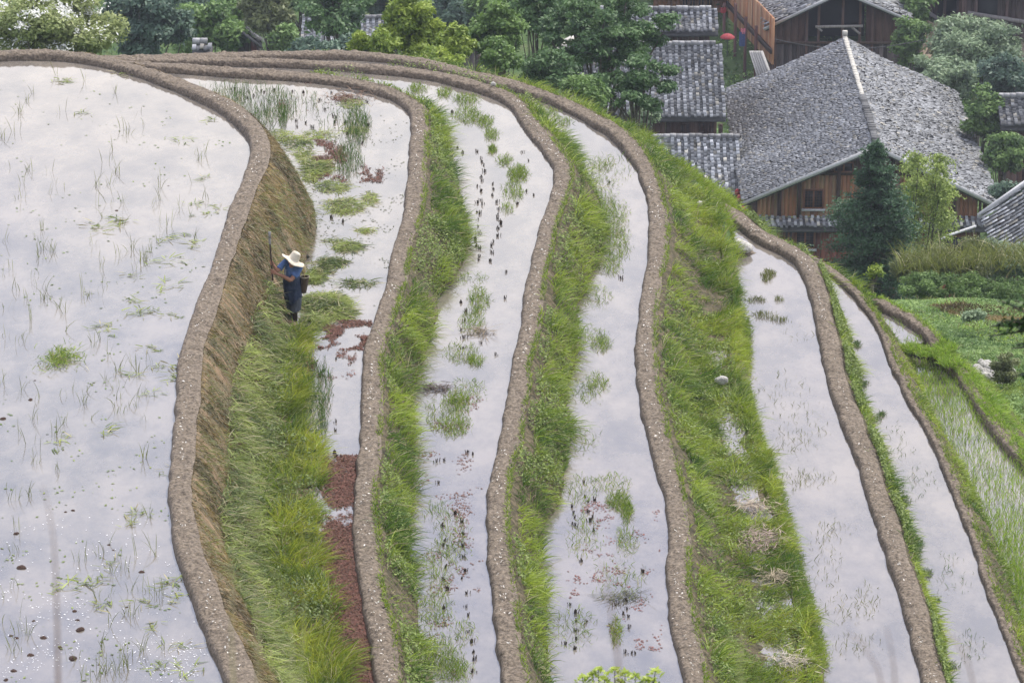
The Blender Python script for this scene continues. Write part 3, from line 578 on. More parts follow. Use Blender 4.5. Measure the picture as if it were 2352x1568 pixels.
# rim of the grassy shelf
n = 26000; a = RS.randint(0, SH.shape[0], n); b_ = RS.rand(n) ** .8 * (SH.shape[1] - 1.01); j = b_.astype(int); fr = (b_ - j)[:, None]
P = SH[a, j] * (1 - fr) + SH[a, j + 1] * fr; P[:, :2] += RS.randn(n, 2) * .05
cx = fbm(P[:, 0] * 1.2, P[:, 1] * 1.2, seed=66, o=3); k = RS.rand(n) < np.clip((cx - .3) * 5, .1, 1); P = P[k]; cx = cx[k]; m = len(P)
D = np.stack([.35 + RS.randn(m) * .3, RS.randn(m) * .3, np.full(m, .9)], 1)
tag(blades('grass', P, D, (.08 + .3 * np.clip(cx - .3, 0, .6)) * (.6 + .8 * RS.rand(m)), np.full(m, .013), gcol(m, 'live', np.clip(fbm(P[:, 0], P[:, 1], seed=9) * 1.7 - .3, 0, 1)), M['grass'], .4), kind='stuff')
# grass on the hillside just outside the terraces and on the gentle slope at the right
def hill_grass(name, poly, n, ln, kind, wid=.02, lean=.4, droop=.4, thr=.3):
    pl = np.array(poly, float); x0, y0 = pl.min(0); x1, y1 = pl.max(0); Q = np.stack([x0 + (x1 - x0) * RS.rand(n), y0 + (y1 - y0) * RS.rand(n)], 1)
    ins = np.zeros(n, bool); j = len(pl) - 1
    for i in range(len(pl)):
        c = ((pl[i, 1] > Q[:, 1]) != (pl[j, 1] > Q[:, 1])) & (Q[:, 0] < (pl[j, 0] - pl[i, 0]) * (Q[:, 1] - pl[i, 1]) / (pl[j, 1] - pl[i, 1] + 1e-9) + pl[i, 0]); ins ^= c; j = i
    Q = Q[ins]; cx = fbm(Q[:, 0] * .8, Q[:, 1] * .8, seed=31); k = RS.rand(len(Q)) < np.clip((cx - thr) * 5, .05, 1); Q = Q[k]; cx = cx[k]
    z = hill(Q[:, 0:1], Q[:, 1:2])[:, 0]; m = len(Q); D = np.stack([RS.randn(m) * lean, RS.randn(m) * lean, np.ones(m)], 1)
    nz = np.clip(fbm(Q[:, 0] * .7, Q[:, 1] * .7, seed=37) * 1.8 - .4 + .15 * RS.randn(m), 0, 1)
    return tag(blades(name, np.stack([Q[:, 0], Q[:, 1], z - .02], 1), D, (ln[0] + (ln[1] - ln[0]) * np.clip(cx * 1.6 - .3, 0, 1)) * (.6 + .7 * RS.rand(m)), np.full(m, wid), gcol(m, kind, nz), M['grass'], droop), kind='stuff')
_m = M['hill']
def ring(off, k0=0): return outer[k0:, :2]
oo = outer[(outer[:, 1] > 55)]
for side in (1,):
    pl = []
    A = oo[:, :2]; T = np.gradient(A, axis=0); T /= np.linalg.norm(T, axis=1)[:, None] + 1e-9; Nn = np.stack([-T[:, 1], T[:, 0]], 1)
    n = 52000; i = RS.randint(0, len(A), n); d = RS.rand(n) ** 1.3 * 2.6; Q = A[i] + Nn[i] * d[:, None] + RS.randn(n, 2) * .2; z = hill(Q[:, 0:1], Q[:, 1:2])[:, 0]
    cx = fbm(Q[:, 0] * .9, Q[:, 1] * .9, seed=41, o=2); k = (RS.rand(n) < np.clip((cx - .25) * 4, .1, 1)) & (Q[:, 0] > -10); Q, z, cx = Q[k], z[k], cx[k]; m = len(Q)
    D = np.stack([RS.randn(m) * .35 + .2, RS.randn(m) * .35, np.ones(m)], 1)
    tag(blades('grass', np.stack([Q[:, 0], Q[:, 1], z - .03], 1), D, (.15 + .45 * np.clip(cx - .2, 0, .7)) * (.5 + .8 * RS.rand(m)), np.full(m, .018), gcol(m, 'live', np.clip(cx * 1.7 - .3, 0, 1)), M['grass'], .4), kind='stuff')
hill_grass('ground_cover', [(7.5, 84), (9, 96), (9.5, 104), (24, 104), (30, 96), (30, 66), (12, 66), (11, 80)], 150000, (.05, .15), 'bright', .03, lean=1.3, droop=.2, thr=.28)
_b = [tuple(onz(a, b_, -9.0)[:2]) for a, b_ in ((2130, 668), (2420, 672), (2440, 780), (2330, 755), (2220, 722))]; hill_grass('dry_weeds', _b, 26000, (.08, .2), 'brown', .035, lean=1.6, droop=.1, thr=.2)
hill_grass('ground_cover', [(9, 80), (9, 108), (26, 108), (26, 66), (14, 66)], 16000, (.1, .35), 'olive', .02, thr=.35)

# ------------------------------------------------------------------ red water fern, leaves, foam, pale flecks
def flakes(name, P, size, cols, m_, tilt=.12, asp=.6):
    n = len(P); Nn = np.stack([RS.randn(n) * tilt, RS.randn(n) * tilt, np.ones(n)], 1); s = size[0] + (size[1] - size[0]) * RS.rand(n)
    c = np.array(cols[0]) + (np.array(cols[1]) - np.array(cols[0])) * RS.rand(n, 1); V, F, C = leafcards(P, Nn, s, c * (.8 + .4 * RS.rand(n, 1)))
    return tag(mesh(name, V, [F], m_, None, C), kind='stuff')
def scatter(poly, n, z, thr=None, f=(.03, .03), seed=0, soft=8):
    pl = np.array(poly, float); x0, y0 = pl.min(0); x1, y1 = pl.max(0); q = np.stack([x0 + (x1 - x0) * RS.rand(n), y0 + (y1 - y0) * RS.rand(n)], 1); wob = np.stack([fbm(q[:, 0] / 24, q[:, 1] / 15, seed=seed + 91, o=3) - .5, fbm(q[:, 0] / 24, q[:, 1] / 15, seed=seed + 92, o=3) - .5], 1) * np.array([50, 46]) + RS.randn(n, 2) * (5, 7); q = q[inpoly(q + wob, pl)]
    W = onz(q[:, 0], q[:, 1], z)
    if thr is not None: W = W[RS.rand(len(W)) < np.clip((fbm(W[:, 0] * 2.2, W[:, 1] * 1.4, seed=seed, o=4) - thr) * soft, 0, 1)]
    return W
AZ = [([(735,1052),(830,1045),(830,1160),(820,1200),(825,1290),(860,1420),(880,1580),(760,1580),(755,1400),(735,1280),(738,1205),(812,1200),(805,1165),(760,1160),(738,1120)], 62000, .12, 1), ([(745,760),(790,735),(855,735),(845,800),(765,805),(730,800)], 9000, .40, 2),
  ([(700,800),(820,800),(820,850),(700,870)], 3500, .52, 3), ([(725,320),(790,340),(860,370),(885,400),(870,420),(780,420),(730,400),(715,350)], 13000, .44, 4), ([(640,230),(720,240),(700,270),(650,265)], 1800, .47, 6), ([(760,210),(840,215),(830,235),(770,230)], 1500, .5, 7), ([(780,180),(700,176),(700,184),(800,194)], 700, .3, 8)]
for pl, n, th, sd_ in AZ:
    P = scatter(pl, n, Z2, th, seed=sd_); P[:, 2] += .006 + RS.rand(len(P)) * .012
    flakes('water_fern', P, (.018, .034), [(.085, .05, .03), (.18, .075, .055)], M['straw'], .35)
P = scatter([(1340,1150),(1500,1150),(1520,1500),(1300,1500)], 9000, Z4, .56, seed=12, soft=5); P[:, 2] += .006; flakes('water_fern', P, (.02, .035), [(.13, .05, .045), (.22, .10, .08)], M['straw'])
P = scatter([(960,880),(1110,880),(1100,1300),(1040,1560),(980,1500),(970,1100)], 9000, Z3, .56, seed=14, soft=5); P[:, 2] += .006; flakes('water_fern', P, (.02, .035), [(.12, .06, .045), (.18, .10, .08)], M['straw'])
P = scatter([(700,200),(940,270),(920,600),(850,740),(720,760),(720,450),(640,300),(600,230)], 5200, Z2, .5, seed=15, soft=3); P[:, 2] += .006; flakes('floating_scraps', P, (.02, .04), [(.05, .06, .03), (.12, .13, .06)], M['straw'])
F1 = [(0,160),(180,165),(420,240),(545,320),(560,380),(505,530),(430,740),(395,880),(378,1100),(400,1310),(500,1568),(0,1568)]
P = scatter(F1, 3600, Z1, .52, seed=21, soft=4); P[:, 2] += .006; flakes('floating_leaves', P, (.015, .05), [(.08, .13, .03), (.20, .24, .08)], M['straw'], .1)
P = scatter([(0,1330),(300,1400),(480,1500),(500,1568),(0,1568)], 1300, Z1, .42, seed=22); P[:, 2] += .006; flakes('foam_bubbles', P, (.008, .022), [(.7, .7, .7), (.9, .9, .9)], M['straw'], .1)
P = scatter([(0,1180),(360,1200),(480,1568),(0,1568)], 500, Z1, .4, seed=23); P[:, 2] += .006; flakes('foam_bubbles', P, (.008, .022), [(.7, .7, .7), (.9, .9, .9)], M['straw'], .1)
for b, n in ((bk1, 500), (bk2, 900), (bk3, 900), (bk4, 900), (bk5, 300)):
    i = RS.randint(0, len(b.C), n); i = i[(b.py[i] > 240)]; t = np.clip(.47 + .13 * RS.randn(len(i)), .1, .9)
    P = np.concatenate([b.C[i] + b.N[i] * (t * b.wv[i])[:, None], (b.z + b.hv[i] * (1.05 - 1.2 * (t - .45) ** 2) + .012)[:, None]], 1)
    k = RS.rand(len(P)) < np.clip((fbm(b.s[i] * .9, b.s[i] * 0, seed=b.seed + 9) - .35) * 4, .1, 1)
    flakes('pale_flecks', P[k], (.012, .032), [(.45, .42, .36), (.75, .72, .65)], M['straw'], .5)  # small pale flakes strewn in patches along the bank crests

# ------------------------------------------------------------------ countable small things in the paddies
def instances(protos, pts, label, cat, group, smin=.8, smax=1.25):
    used = set()
    for k, p in enumerate(pts):
        a = k % len(protos); o = protos[a]
        if a in used: o = copy_tree(o)
        used.add(a); o.location = p; o.rotation_euler = (0, 0, RS.rand() * 6.28); s = smin + (smax - smin) * RS.rand(); o.scale = (s, s, s); tag(o, label, cat, group)
def sprout(k):
    m = RS.randint(3, 9); P = np.stack([RS.randn(m) * .03, RS.randn(m) * .05, np.full(m, -.01)], 1); D = np.stack([RS.randn(m) * .16, RS.randn(m) * .16, np.ones(m)], 1)
    return blades('weed_sprout', P, D, .12 + .30 * RS.rand(m), np.full(m, .009), gcol(m, 'olive'), M['grass'], .25)
q = []
while len(q) < 190:
    x = RS.rand() * 520; y = 170 + (RS.rand() ** .85) * 1390
    if inpoly(np.array([[x + 40, y]]), F1)[0] and vn(np.array([x / 90]), np.array([y / 120]), seed=3)[0] > .38: q.append(onz(x, y, Z1))
instances([sprout(k) for k in range(12)], q, 'thin weed sprout standing in the big left paddy', 'weed', 'weed sprouts in the big left paddy')
def leafy(k):
    m = 14; P = np.stack([RS.randn(m) * .09, RS.randn(m) * .14, RS.rand(m) * .02], 1); a = RS.rand(m) * 6.28; D = np.stack([np.cos(a), np.sin(a), RS.rand(m) * .25], 1)
    return blades('grass_clipping', P, D, .1 + .14 * RS.rand(m), np.full(m, .018), gcol(m, 'cut'), M['grass'], .1)
cl = [(148,185),(195,258),(150,187),(275,170),(480,275),(405,320),(470,410),(480,490),(500,475),(445,470),(275,515),(215,520),(260,505),(380,660),(385,545),(440,558),(395,725),(320,720),(310,690),(295,632),(330,712),(370,600),(230,750),(250,755),(345,800),(370,840),(300,860),(400,840),(395,870),(340,905),(245,985),(145,1012),(390,1080),(320,1175),(300,1200),(250,1290),(200,1335),(145,1350),(390,1340),(400,1370),(330,1385),(240,1385),(350,1440),(420,1480),(360,1530),(430,1545)]
instances([leafy(k) for k in range(8)], [onz(x, y, Z1 + .01) for x, y in cl], 'loose clump of cut grass floating on the big left paddy', 'grass clipping', 'cut grass clumps floating on the big left paddy', .8, 1.5)
m = 420; P = RS.randn(m, 3) * (.17, .28, 0); P[:, 2] = RS.rand(m) * .05; D = np.stack([RS.randn(m), RS.randn(m), .7 + RS.rand(m)], 1)
o = blades('grass_tussock', P, D, .08 + .14 * RS.rand(m), np.full(m, .013), gcol(m, 'live'), M['grass'], .4); o.location = onz(140, 825, Z1); tag(o, 'bushy round tussock of green grass alone in the big left paddy', 'grass tussock')
def stub(k):
    b = MB(); m = RS.randint(5, 11)
    for _ in range(m):
        x, y = RS.randn(2) * (.022, .03); h = .035 + .06 * RS.rand(); b.tube([(x, y, -.02), (x + RS.randn() * .012, y + RS.randn() * .012, h)], .008 + .004 * RS.rand(), 5)
    return b.build('rice_stubble', M['stubble'])
protos = [stub(k) for k in range(6)]
def row(pts, stp):
    p = np.array(pts, float); s = np.concatenate([[0], np.cumsum(np.linalg.norm(np.diff(p, axis=0), axis=1))]); t = np.arange(0, s[-1], stp); t = t + RS.randn(len(t)) * stp * .25
    return [(np.interp(a, s, p[:, 0]) + RS.randn() * 3, np.interp(a, s, p[:, 1])) for a in t]
s2 = [(x + RS.randn() * 2, y) for x, y in [(540,207),(573,212),(600,210),(632,208),(671,211),(695,214),(568,225),(585,222),(608,213),(580,265),(582,274),(650,265),(680,278),(682,292),(704,284),(720,294),(745,253),(770,272),(735,230),(760,215),(795,237),(768,268),(765,283),(792,283),(845,236),(800,310),(830,330),(870,395),(845,290),(770,825),(772,990),(770,970),(765,1040),(769,1050),(715,1120),(708,1140),(660,1000),(725,840),(735,860),(832,1035),(760,500),(790,510)]]
s3 = row([(1095,350),(1108,375),(1118,392),(1102,420),(1097,470),(1100,540),(1098,610)], 13) + row([(1128,420),(1130,445),(1140,490),(1145,515),(1128,560),(1128,600)], 14) + row([(1060,690),(1068,720),(1062,760),(1066,800)], 22) + row([(1020,1200),(1018,1290),(1024,1340),(1024,1420)], 32) + row([(1060,1200),(1064,1290),(1066,1350),(1075,1440),(1087,1510),(1092,1568)], 27) + \
    [(1038,257),(1040,260),(1052,340),(1063,352),(1165,625),(1160,685),(1215,370),(1200,350),(1225,450),(1210,440),(1106,790),(1140,816),(1020,1058),(1002,1060),(1075,1040),(1085,1044),(1008,1110),(1110,470),(1150,510),(1190,470),(1045,1180)]
s4 = row([(1345,1140),(1350,1170),(1357,1195),(1358,1225)], 16) + row([(1316,1165),(1318,1210)], 14) + row([(1322,1400),(1322,1440),(1320,1500)], 22) + row([(1436,1360),(1444,1420),(1448,1440)], 20) + [(1450,1500),(1348,1430),(1476,1315),(1335,1290),(1365,1150),(1340,1110),(1460,1500),(1415,1390),(1310,1390),(1430,1410),(1300,1480),(1438,1500),(1400,420),(1425,640),(1330,400)]
sp_ = s2 + s3 + s4; zz = [Z2] * len(s2) + [Z3] * len(s3) + [Z4] * len(s4)
for lst, z, gl in ((s2, Z2, "farmer's paddy"), (s3, Z3, 'paddy left of the third bank'), (s4, Z4, 'paddy left of the fourth bank')):
    pr = protos if lst is s2 else [copy_tree(o) for o in protos]
    instances(pr, [onz(x, y, z) for x, y in lst], 'dark rotten rice stubble standing in the ' + gl, 'rice stubble', 'rice stubble in the ' + gl, .6, .95)
def clod(k, m_, name, fl=.6):
    bm = bmesh.new(); bmesh.ops.create_icosphere(bm, subdivisions=3, radius=1)
    for v_ in bm.verts:
        c = v_.co; f = .65 + .7 * float(fbm(np.array([c.x * 1.3 + k * 5.1]), np.array([c.y * 1.3]), np.array([c.z * 1.3]), seed=k, o=3)[0]); v_.co = Vector((c.x * f, c.y * f * .8, c.z * f * fl))
    me = bpy.data.meshes.new(name); bm.to_mesh(me); bm.free(); me.materials.append(m_); o = bpy.data.objects.new(name, me); COL.objects.link(o); return o
zc = [(145,800,.14),(440,425,.06),(490,415,.07),(110,570,.09),(730,645,.07),(950,828,.09),(500,1090,.08),(520,1150,.07),(540,1215,.13),(290,1268,.11),(205,1385,.10),(490,1408,.13),(850,1063,.05),(225,1155,.06),(90,1490,.1),(735,1030,.06),(760,680,.05),(405,1335,.06),(40,1550,.08),(660,1450,.05),(75,1255,.07),(112,1270,.07)]
pc = [clod(k, M['clod'], 'mud_clod') for k in range(5)]; used = set()
for k, (x, y, r) in enumerate([(a * .3425, 1031 + b * .3425, r) for a, b, r in zc] + [(7,963,.1),(70,919,.09),(68,880,.04),(387,428,.05),(268,485,.07),(80,875,.05),(180,270,.03)]):
    o = pc[k % 5] if k < 5 else copy_tree(pc[k % 5]); o.location = onz(x, y, Z1 - .01); o.scale = (r * .62,) * 3; o.rotation_euler = (0, 0, k * 1.3); tag(o, 'dark mud clod poking out of the big left paddy', 'mud clod', 'mud clods in the big left paddy')
def rock(x, y, z, r, label, dz=0, kk=1, cat='stone'):
    o = clod(kk, M['stone'], 'stone', .7); o.location = onz(x, y, z) + np.array([0, 0, dz]); o.scale = (r, r, r); o.rotation_euler = (0, 0, kk); return tag(o, label, cat)
rock(1133, 196, Z3 + .2, .09, 'pale round stone lying on the back bend of a mud bank', .03, 21)
rock(1657, 878, ZS + .1, .13, 'white stone lying in the grass strip beside the clear paddy', .05, 22)
rock(1607, 472, ZS + .1, .09, 'small white stone on the grassy shoulder near the back', .05, 23)
rock(1578, 487, ZS + .1, .06, 'tiny grey stone on the grassy shoulder beside a white stone', .05, 24)
rock(1700, 572, Z5 + .1, .28, 'flat grey rock at the head of the clear paddy by the mud bund', .05, 25)
rock(1785, 1105, Z5 + .05, .12, 'white stone on the left edge of the clear paddy', .04, 26)
rock(648, 368, Z2 + .1, .22, 'upper dark boulder at the foot of the cut earth face', 0, 27)['category'] = 'boulder'
rock(662, 392, Z2, .18, 'lower dark boulder at the foot of the cut earth face', .05, 28)['category'] = 'boulder'
dk = noise_mat('mossy_boulder', [(.03, .03, .022), (.10, .10, .07)], 5, bump=.8)
bl0 = [clod(60 + k, dk, 'boulder', .7) for k in range(4)]
for k, (x, y, r) in enumerate([(676,408,.10),(690,430,.12),(700,448,.10),(709,470,.13),(716,495,.12),(719,520,.14),(717,545,.11),(712,570,.12),(706,590,.10),(683,420,.08),(720,508,.08)]):
    o = bl0[k] if k < 4 else copy_tree(bl0[k % 4]); o.location = onz(x - 6, y, Z2 + .02); o.scale = (r, r, r); o.rotation_euler = (0, 0, k * 1.9); tag(o, 'mossy boulder in the row footing the cut earth face above the farmer', 'boulder', 'boulders footing the cut earth face')
# stone heap and straw heaps
lab = 'pale broken stone of the heap on the green slope'
st0 = [clod(30 + k, M['stone'], 'stone', .5) for k in range(4)]
for k in range(34):
    x = 2268 + RS.randn() * 18; y = 812 + RS.randn() * 26; o = st0[k] if k < 4 else copy_tree(st0[k % 4])
    p = onz(x, y, -5.45); p[2] = hz(p[0], p[1]) + .08 + RS.rand() * .25; o.location = p; r = .08 + .12 * RS.rand(); o.scale = (r, r, r); o.rotation_euler = (RS.rand(), RS.rand(), RS.rand() * 6); tag(o, lab, 'stone', 'broken stones heaped on the green slope')
def straw_heap(x, y, z, rx, ry, n, label, c=(.35, .28, .18)):
    P = RS.randn(n, 3) * (rx, ry, 0); P[:, 2] = np.abs(RS.randn(n)) * .05; a = RS.rand(n) * 6.28; D = np.stack([np.cos(a), np.sin(a), RS.randn(n) * .2], 1)
    o = blades('straw_heap', P, D, .12 + .25 * RS.rand(n), np.full(n, .012), np.array(c) * (.3 + .9 * RS.rand(n, 1)), M['straw'], .1); o.location = onz(x, y, z); return tag(o, label, 'straw heap')
straw_heap(1000, 893, Z3, .16, .09, 160, 'dark heap of wet straw left of centre, in the paddy with stubble rows', (.10, .07, .055))
straw_heap(1105, 765, Z3, .14, .12, 120, 'small heap of dead stalks among stubble rows, above the dark wet heap', (.22, .17, .11))
straw_heap(1745, 1240, ZS + .05, .22, .3, 420, 'largest heap of dead straw on the grass strip', (.38, .29, .24))
straw_heap(1735, 1165, ZS + .05, .15, .15, 180, 'dead straw just above the largest heap on the grass strip', (.42, .34, .25))
straw_heap(1783, 1325, ZS + .05, .15, .16, 180, 'round straw heap below the largest one on the grass strip', (.36, .30, .2))
straw_heap(1818, 1520, ZS + .05, .16, .18, 220, 'pale straw heap lowest on the grass strip, near the bottom edge', (.5, .44, .34))
straw_heap(800, 225, Z2, .35, .25, 200, 'brown straw floating at the back of the farmer\'s paddy', (.26, .17, .11))
straw_heap(1430, 1373, Z4, .2, .12, 120, 'dark straw tangle floating low in the fourth paddy', (.10, .10, .05))
#PART3
# ------------------------------------------------------------------ village houses
M['plank'] = noise_mat('timber_boards', [(.55, .55, .55), (1, 1, 1)], 3, (6, 6, .5), rough=.8, attr=True, bump=.3, pos=(.3, .7))
M['tile'] = noise_mat('grey_roof_tile', [(.6, .6, .6), (1, 1, 1)], 4, rough=.85, attr=True, pos=(.3, .7))
M['roofbase'] = flat('roof_underlay', (.07, .07, .07), .9)
M['dark'] = flat('dark_opening', (.012, .013, .016), .5)
M['pale'] = flat('pale_edge_board', (.42, .42, .42), .8)
M['lime'] = flat('lime_ridge', (.42, .40, .35), .8)
M['red'] = flat('red_cloth', (.26, .035, .04), .8)
ORANGE = [(.36, .165, .08), (.42, .22, .115), (.27, .14, .08), (.38, .24, .14)]
BROWN = [(.10, .055, .04), (.14, .08, .055), (.075, .045, .035), (.16, .10, .075)]
GREY = [(.09, .07, .06), (.13, .105, .095), (.06, .048, .042), (.17, .14, .125)]
def tiles(name, A, B, C, D, parent, tw=.15, tl=.22, rib=1.0, jit=.6, th=.12, lo=.10, hi=.42, m=None):
    """A,B eave ends; D,C matching ridge ends (A-D, B-C are the verges)"""
    A, B, C, D = [np.array(p, float) for p in (A, B, C, D)]; nu = int(np.linalg.norm(B - A) / tw); nv = int(np.linalg.norm(D - A) / tl)
    Nn = np.cross(B - A, D - A); Nn /= np.linalg.norm(Nn); Nn = Nn if Nn[2] > 0 else -Nn
    mb = MB(); up = Nn * .0
    top = [p - Nn * .16 for p in (A, B, C, D)]; low = [p - Nn * (th + .16) for p in (A, B, C, D)]; mb.add(top + low, [(0, 1, 2, 3), (7, 6, 5, 4), (0, 4, 5, 1), (1, 5, 6, 2), (2, 6, 7, 3), (3, 7, 4, 0)], (.09, .09, .09))
    u, v = [a.ravel() for a in np.meshgrid(np.arange(nu), np.arange(nv))]; n = len(u); isr = (u % 2 == 0)
    u0 = (u + .0) / nu; u1 = (u + 1.) / nu; v0 = v / nv; v1 = (v + 1.25) / nv; v1 = np.minimum(v1, 1)
    ju = (RS.rand(n) - .5) * jit * .5 / nu; jv = (RS.rand(n) - .5) * jit * .8 / nv
    def at(a, b, h): a = a[:, None]; b = b[:, None]; return (A * (1 - a) + B * a) * (1 - b) + (D * (1 - a) + C * a) * b + Nn * h[:, None]
    sag = (vn(u0 * np.linalg.norm(B - A) * .5, v0 * np.linalg.norm(D - A) * .5, seed=int(abs(A[0]) * 7)) - .5) * .12 - .10 * np.sin(np.pi * v0)
    hb = np.where(isr, .07 * rib, .0) + .03 + sag; hj = (RS.rand(n) - .5) * .05 * jit
    V = np.stack([at(u0 + ju, v0 + jv, hb + .045 + hj), at(u1 + ju, v0 + jv, hb + .045 - hj), at(u1 + ju, v1 + jv, hb + .01), at(u0 + ju, v1 + jv, hb + .01)], 1)
    V2 = V[:, :2] - Nn * .06; V = np.concatenate([V, V2], 1).reshape(-1, 3); b = (np.arange(n) * 6)[:, None]
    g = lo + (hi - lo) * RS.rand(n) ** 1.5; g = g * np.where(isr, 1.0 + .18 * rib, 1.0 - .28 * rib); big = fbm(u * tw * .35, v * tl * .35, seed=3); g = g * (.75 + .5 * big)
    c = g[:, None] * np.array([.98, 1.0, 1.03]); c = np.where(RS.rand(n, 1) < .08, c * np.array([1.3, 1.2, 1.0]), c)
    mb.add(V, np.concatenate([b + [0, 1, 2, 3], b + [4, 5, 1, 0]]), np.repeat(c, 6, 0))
    return mb.build(name, M['tile'] if m is None else m, parent, False, True)
def boards(name, p0, p1, z0, ztop, pal, parent, bw=.22, horiz=False, seed=1):
    """vertical planks from p0 to p1 (xy) up to ztop (number or function of 0..1)"""
    p0, p1 = np.array(p0, float), np.array(p1, float); Ln = np.linalg.norm(p1 - p0); n = max(1, int(Ln / bw)); d = (p1 - p0) / Ln; nn = np.array([d[1], -d[0]])
    rs = np.random.RandomState(seed); mb = MB()
    for k in range(n):
        a, b = k / n, (k + 1) / n; zt = [(ztop(t) if callable(ztop) else ztop) for t in (a, b)]; o = nn * (.03 * rs.rand()); c = np.array(pal[rs.randint(len(pal))]) * (.8 + .4 * rs.rand())
        pa, pb = p0 + d * a * Ln, p0 + d * (b * Ln - .012); q = []
        for zz in ((z0, z0), zt): q += [(*(pa + o), zz[0]), (*(pb + o), zz[1]), (*(pb - nn * .08), zz[1]), (*(pa - nn * .08), zz[0])]
        mb.add(q, [(0, 1, 5, 4), (1, 2, 6, 5), (2, 3, 7, 6), (3, 0, 4, 7), (4, 5, 6, 7)], c)
    return mb.build(name, M['plank'], parent, False, True)
def window(x, Y, z, w_, h_, parent, pal=(.20, .09, .05), sill=True, lat=True, bars=4):
    fr = MB(); t = .06
    fr.box((x, Y - .10, z), (x + t, Y + .02, z + h_), pal).box((x + w_ - t, Y - .10, z), (x + w_, Y + .02, z + h_), pal).box((x + t, Y - .10, z), (x + w_ - t, Y + .02, z + t), pal).box((x + t, Y - .10, z + h_ - t), (x + w_ - t, Y + .02, z + h_), pal).box((x + w_ / 2 - .04, Y - .10, z + t), (x + w_ / 2 + .04, Y + .02, z + h_ - t), pal)
    wd = MB(); 
    o = fr.build('window', M['plank'], parent, False, True)
    wd.box((x + t, Y - .045, z + t), (x + w_ - t, Y - .035, z + h_ - t)); wd.build('pane', M['dark'], o)
    if lat:
        lb = MB(); n = bars * 2
        for k in range(1, n): xx = x + t + (w_ - 2 * t) * k / n; lb.box((xx - .008, Y - .075, z + t), (xx + .008, Y - .05, z + h_ - t), (.12, .07, .05))
        for k in range(1, 6): zz = z + t + (h_ - 2 * t) * k / 6; lb.box((x + t, Y - .08, zz - .008), (x + w_ - t, Y - .076, zz + .008), (.12, .07, .05))
        lb.build('lattice', M['plank'], o, False, True)
    if sill: MB().box((x - .08, Y - .2, z - .09), (x + w_ + .08, Y - .02, z - .003)).build('sill', M['pale'], o)
    return o
def root(name, x, Y, z, label, cat='house', group=None): return tag(empty(name, (x, Y, z)), label, cat, group)

# main house
Y0 = 170.; zE = float(onY(1705, 462, Y0)[2]); xl_, xr_ = float(onY(1705, 462, Y0)[0]), float(onY(2296, 470, Y0)[0]); zA = float(onY(2015, 332, Y0)[2]); xm = float(onY(2013, 332, Y0)[0]); LN = 18.0
gz = float(G(Y0)) - .2; H = root('timber_house', xm, Y0 + 9, gz, 'large timber house with a broad grey gable roof and orange boards behind the conifer')
zEr = float(onY(2296, 470, Y0)[2])
def flare(xa, za, xb, zb): pass
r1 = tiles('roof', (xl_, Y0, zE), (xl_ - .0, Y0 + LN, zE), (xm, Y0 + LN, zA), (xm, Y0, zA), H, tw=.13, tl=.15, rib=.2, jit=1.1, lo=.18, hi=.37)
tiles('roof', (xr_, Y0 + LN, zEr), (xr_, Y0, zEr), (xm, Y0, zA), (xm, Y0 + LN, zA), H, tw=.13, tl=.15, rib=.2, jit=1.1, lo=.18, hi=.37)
mb = MB(); [mb.box((xm - .10 + RS.randn() * .01, Y0 + 7.6 + k * .3, zA - .02), (xm + .10 + RS.randn() * .01, Y0 + 7.89 + k * .3, zA + .10 + .03 * RS.rand())) for k in range(35)]; mb.box((xm - .12, Y0 + LN - .2, zA + .10), (xm + .12, Y0 + LN + .05, zA + .36)); mb.build('ridge_cap', M['lime'], r1)
mb = MB()
for k in range(38): mb.box((xm - .16 + RS.randn() * .015, Y0 + k * .2, zA - .03), (xm + .16 + RS.randn() * .015, Y0 + k * .2 + .19, zA + .13 + RS.rand() * .06), tuple([.07 + .12 * RS.rand()] * 3))
mb.build('ridge_tiles', M['tile'], r1, False, True)
mb = MB(); mb.bar((xl_, Y0 - .04, zE - .12), (xm, Y0 - .04, zA - .12), .06, .18).bar((xr_, Y0 - .04, zEr - .12), (xm, Y0 - .04, zA - .12), .06, .18); mb.build('bargeboard', M['pale'], r1)
Yw = Y0 + .9; wl, wr = xl_ + .75, xr_ - .9; zsk = float(onY(1800, 497, Yw)[2]); gab = lambda t: np.interp(wl + (wr - wl) * t, [xl_, xm, xr_], [zE, zA, zEr]) - .25
w1 = boards('wall', (wl, Yw), (wr, Yw), zsk, lambda t: min(gab(t), zE + 1.15), ORANGE, H, .2, seed=3)
boards('gable_wall', (wl + 2.9, Yw - .02), (wr - 2.9, Yw - .02), zE + 1.12, lambda t: np.interp(wl + 2.9 + (wr - wl - 5.8) * t, [xl_, xm, xr_], [zE, zA, zEr]) - .27, BROWN, H, .3, seed=4)
boards('side_wall', (wl, Y0 + LN - 1), (wl, Yw + .1), gz, zE + .1, BROWN, H, .3, seed=5); boards('side_wall', (wr, Yw + .1), (wr, Y0 + LN - 1), gz, zEr + .1, BROWN, H, .3, seed=6)
for px in (1715, 1790, 1835, 1925, 1990, 2085, 2190, 2262):
    x = float(onY(px, 460, Yw)[0]); zt = float(np.interp(x, [xl_, xm, xr_], [zE, zA, zEr])) - .3; MB().box((x - .09, Yw - .16, zsk - .02), (x + .09, Yw - .045, zt), (.075, .045, .035)).build('post', M['plank'], H, False, True)
mb = MB(); mb.box((xl_ + 2.9, Yw - .14, zE + 1.0), (xr_ - 2.9, Yw - .05, zE + 1.16), (.09, .055, .04)); mb.build('beam', M['plank'], H, False, True)
p = onY(1845, 478, Yw - .03); q = onY(1892, 434, Yw - .03); window(p[0], Yw - .03, p[2], q[0] - p[0], q[2] - p[2], H, bars=3)
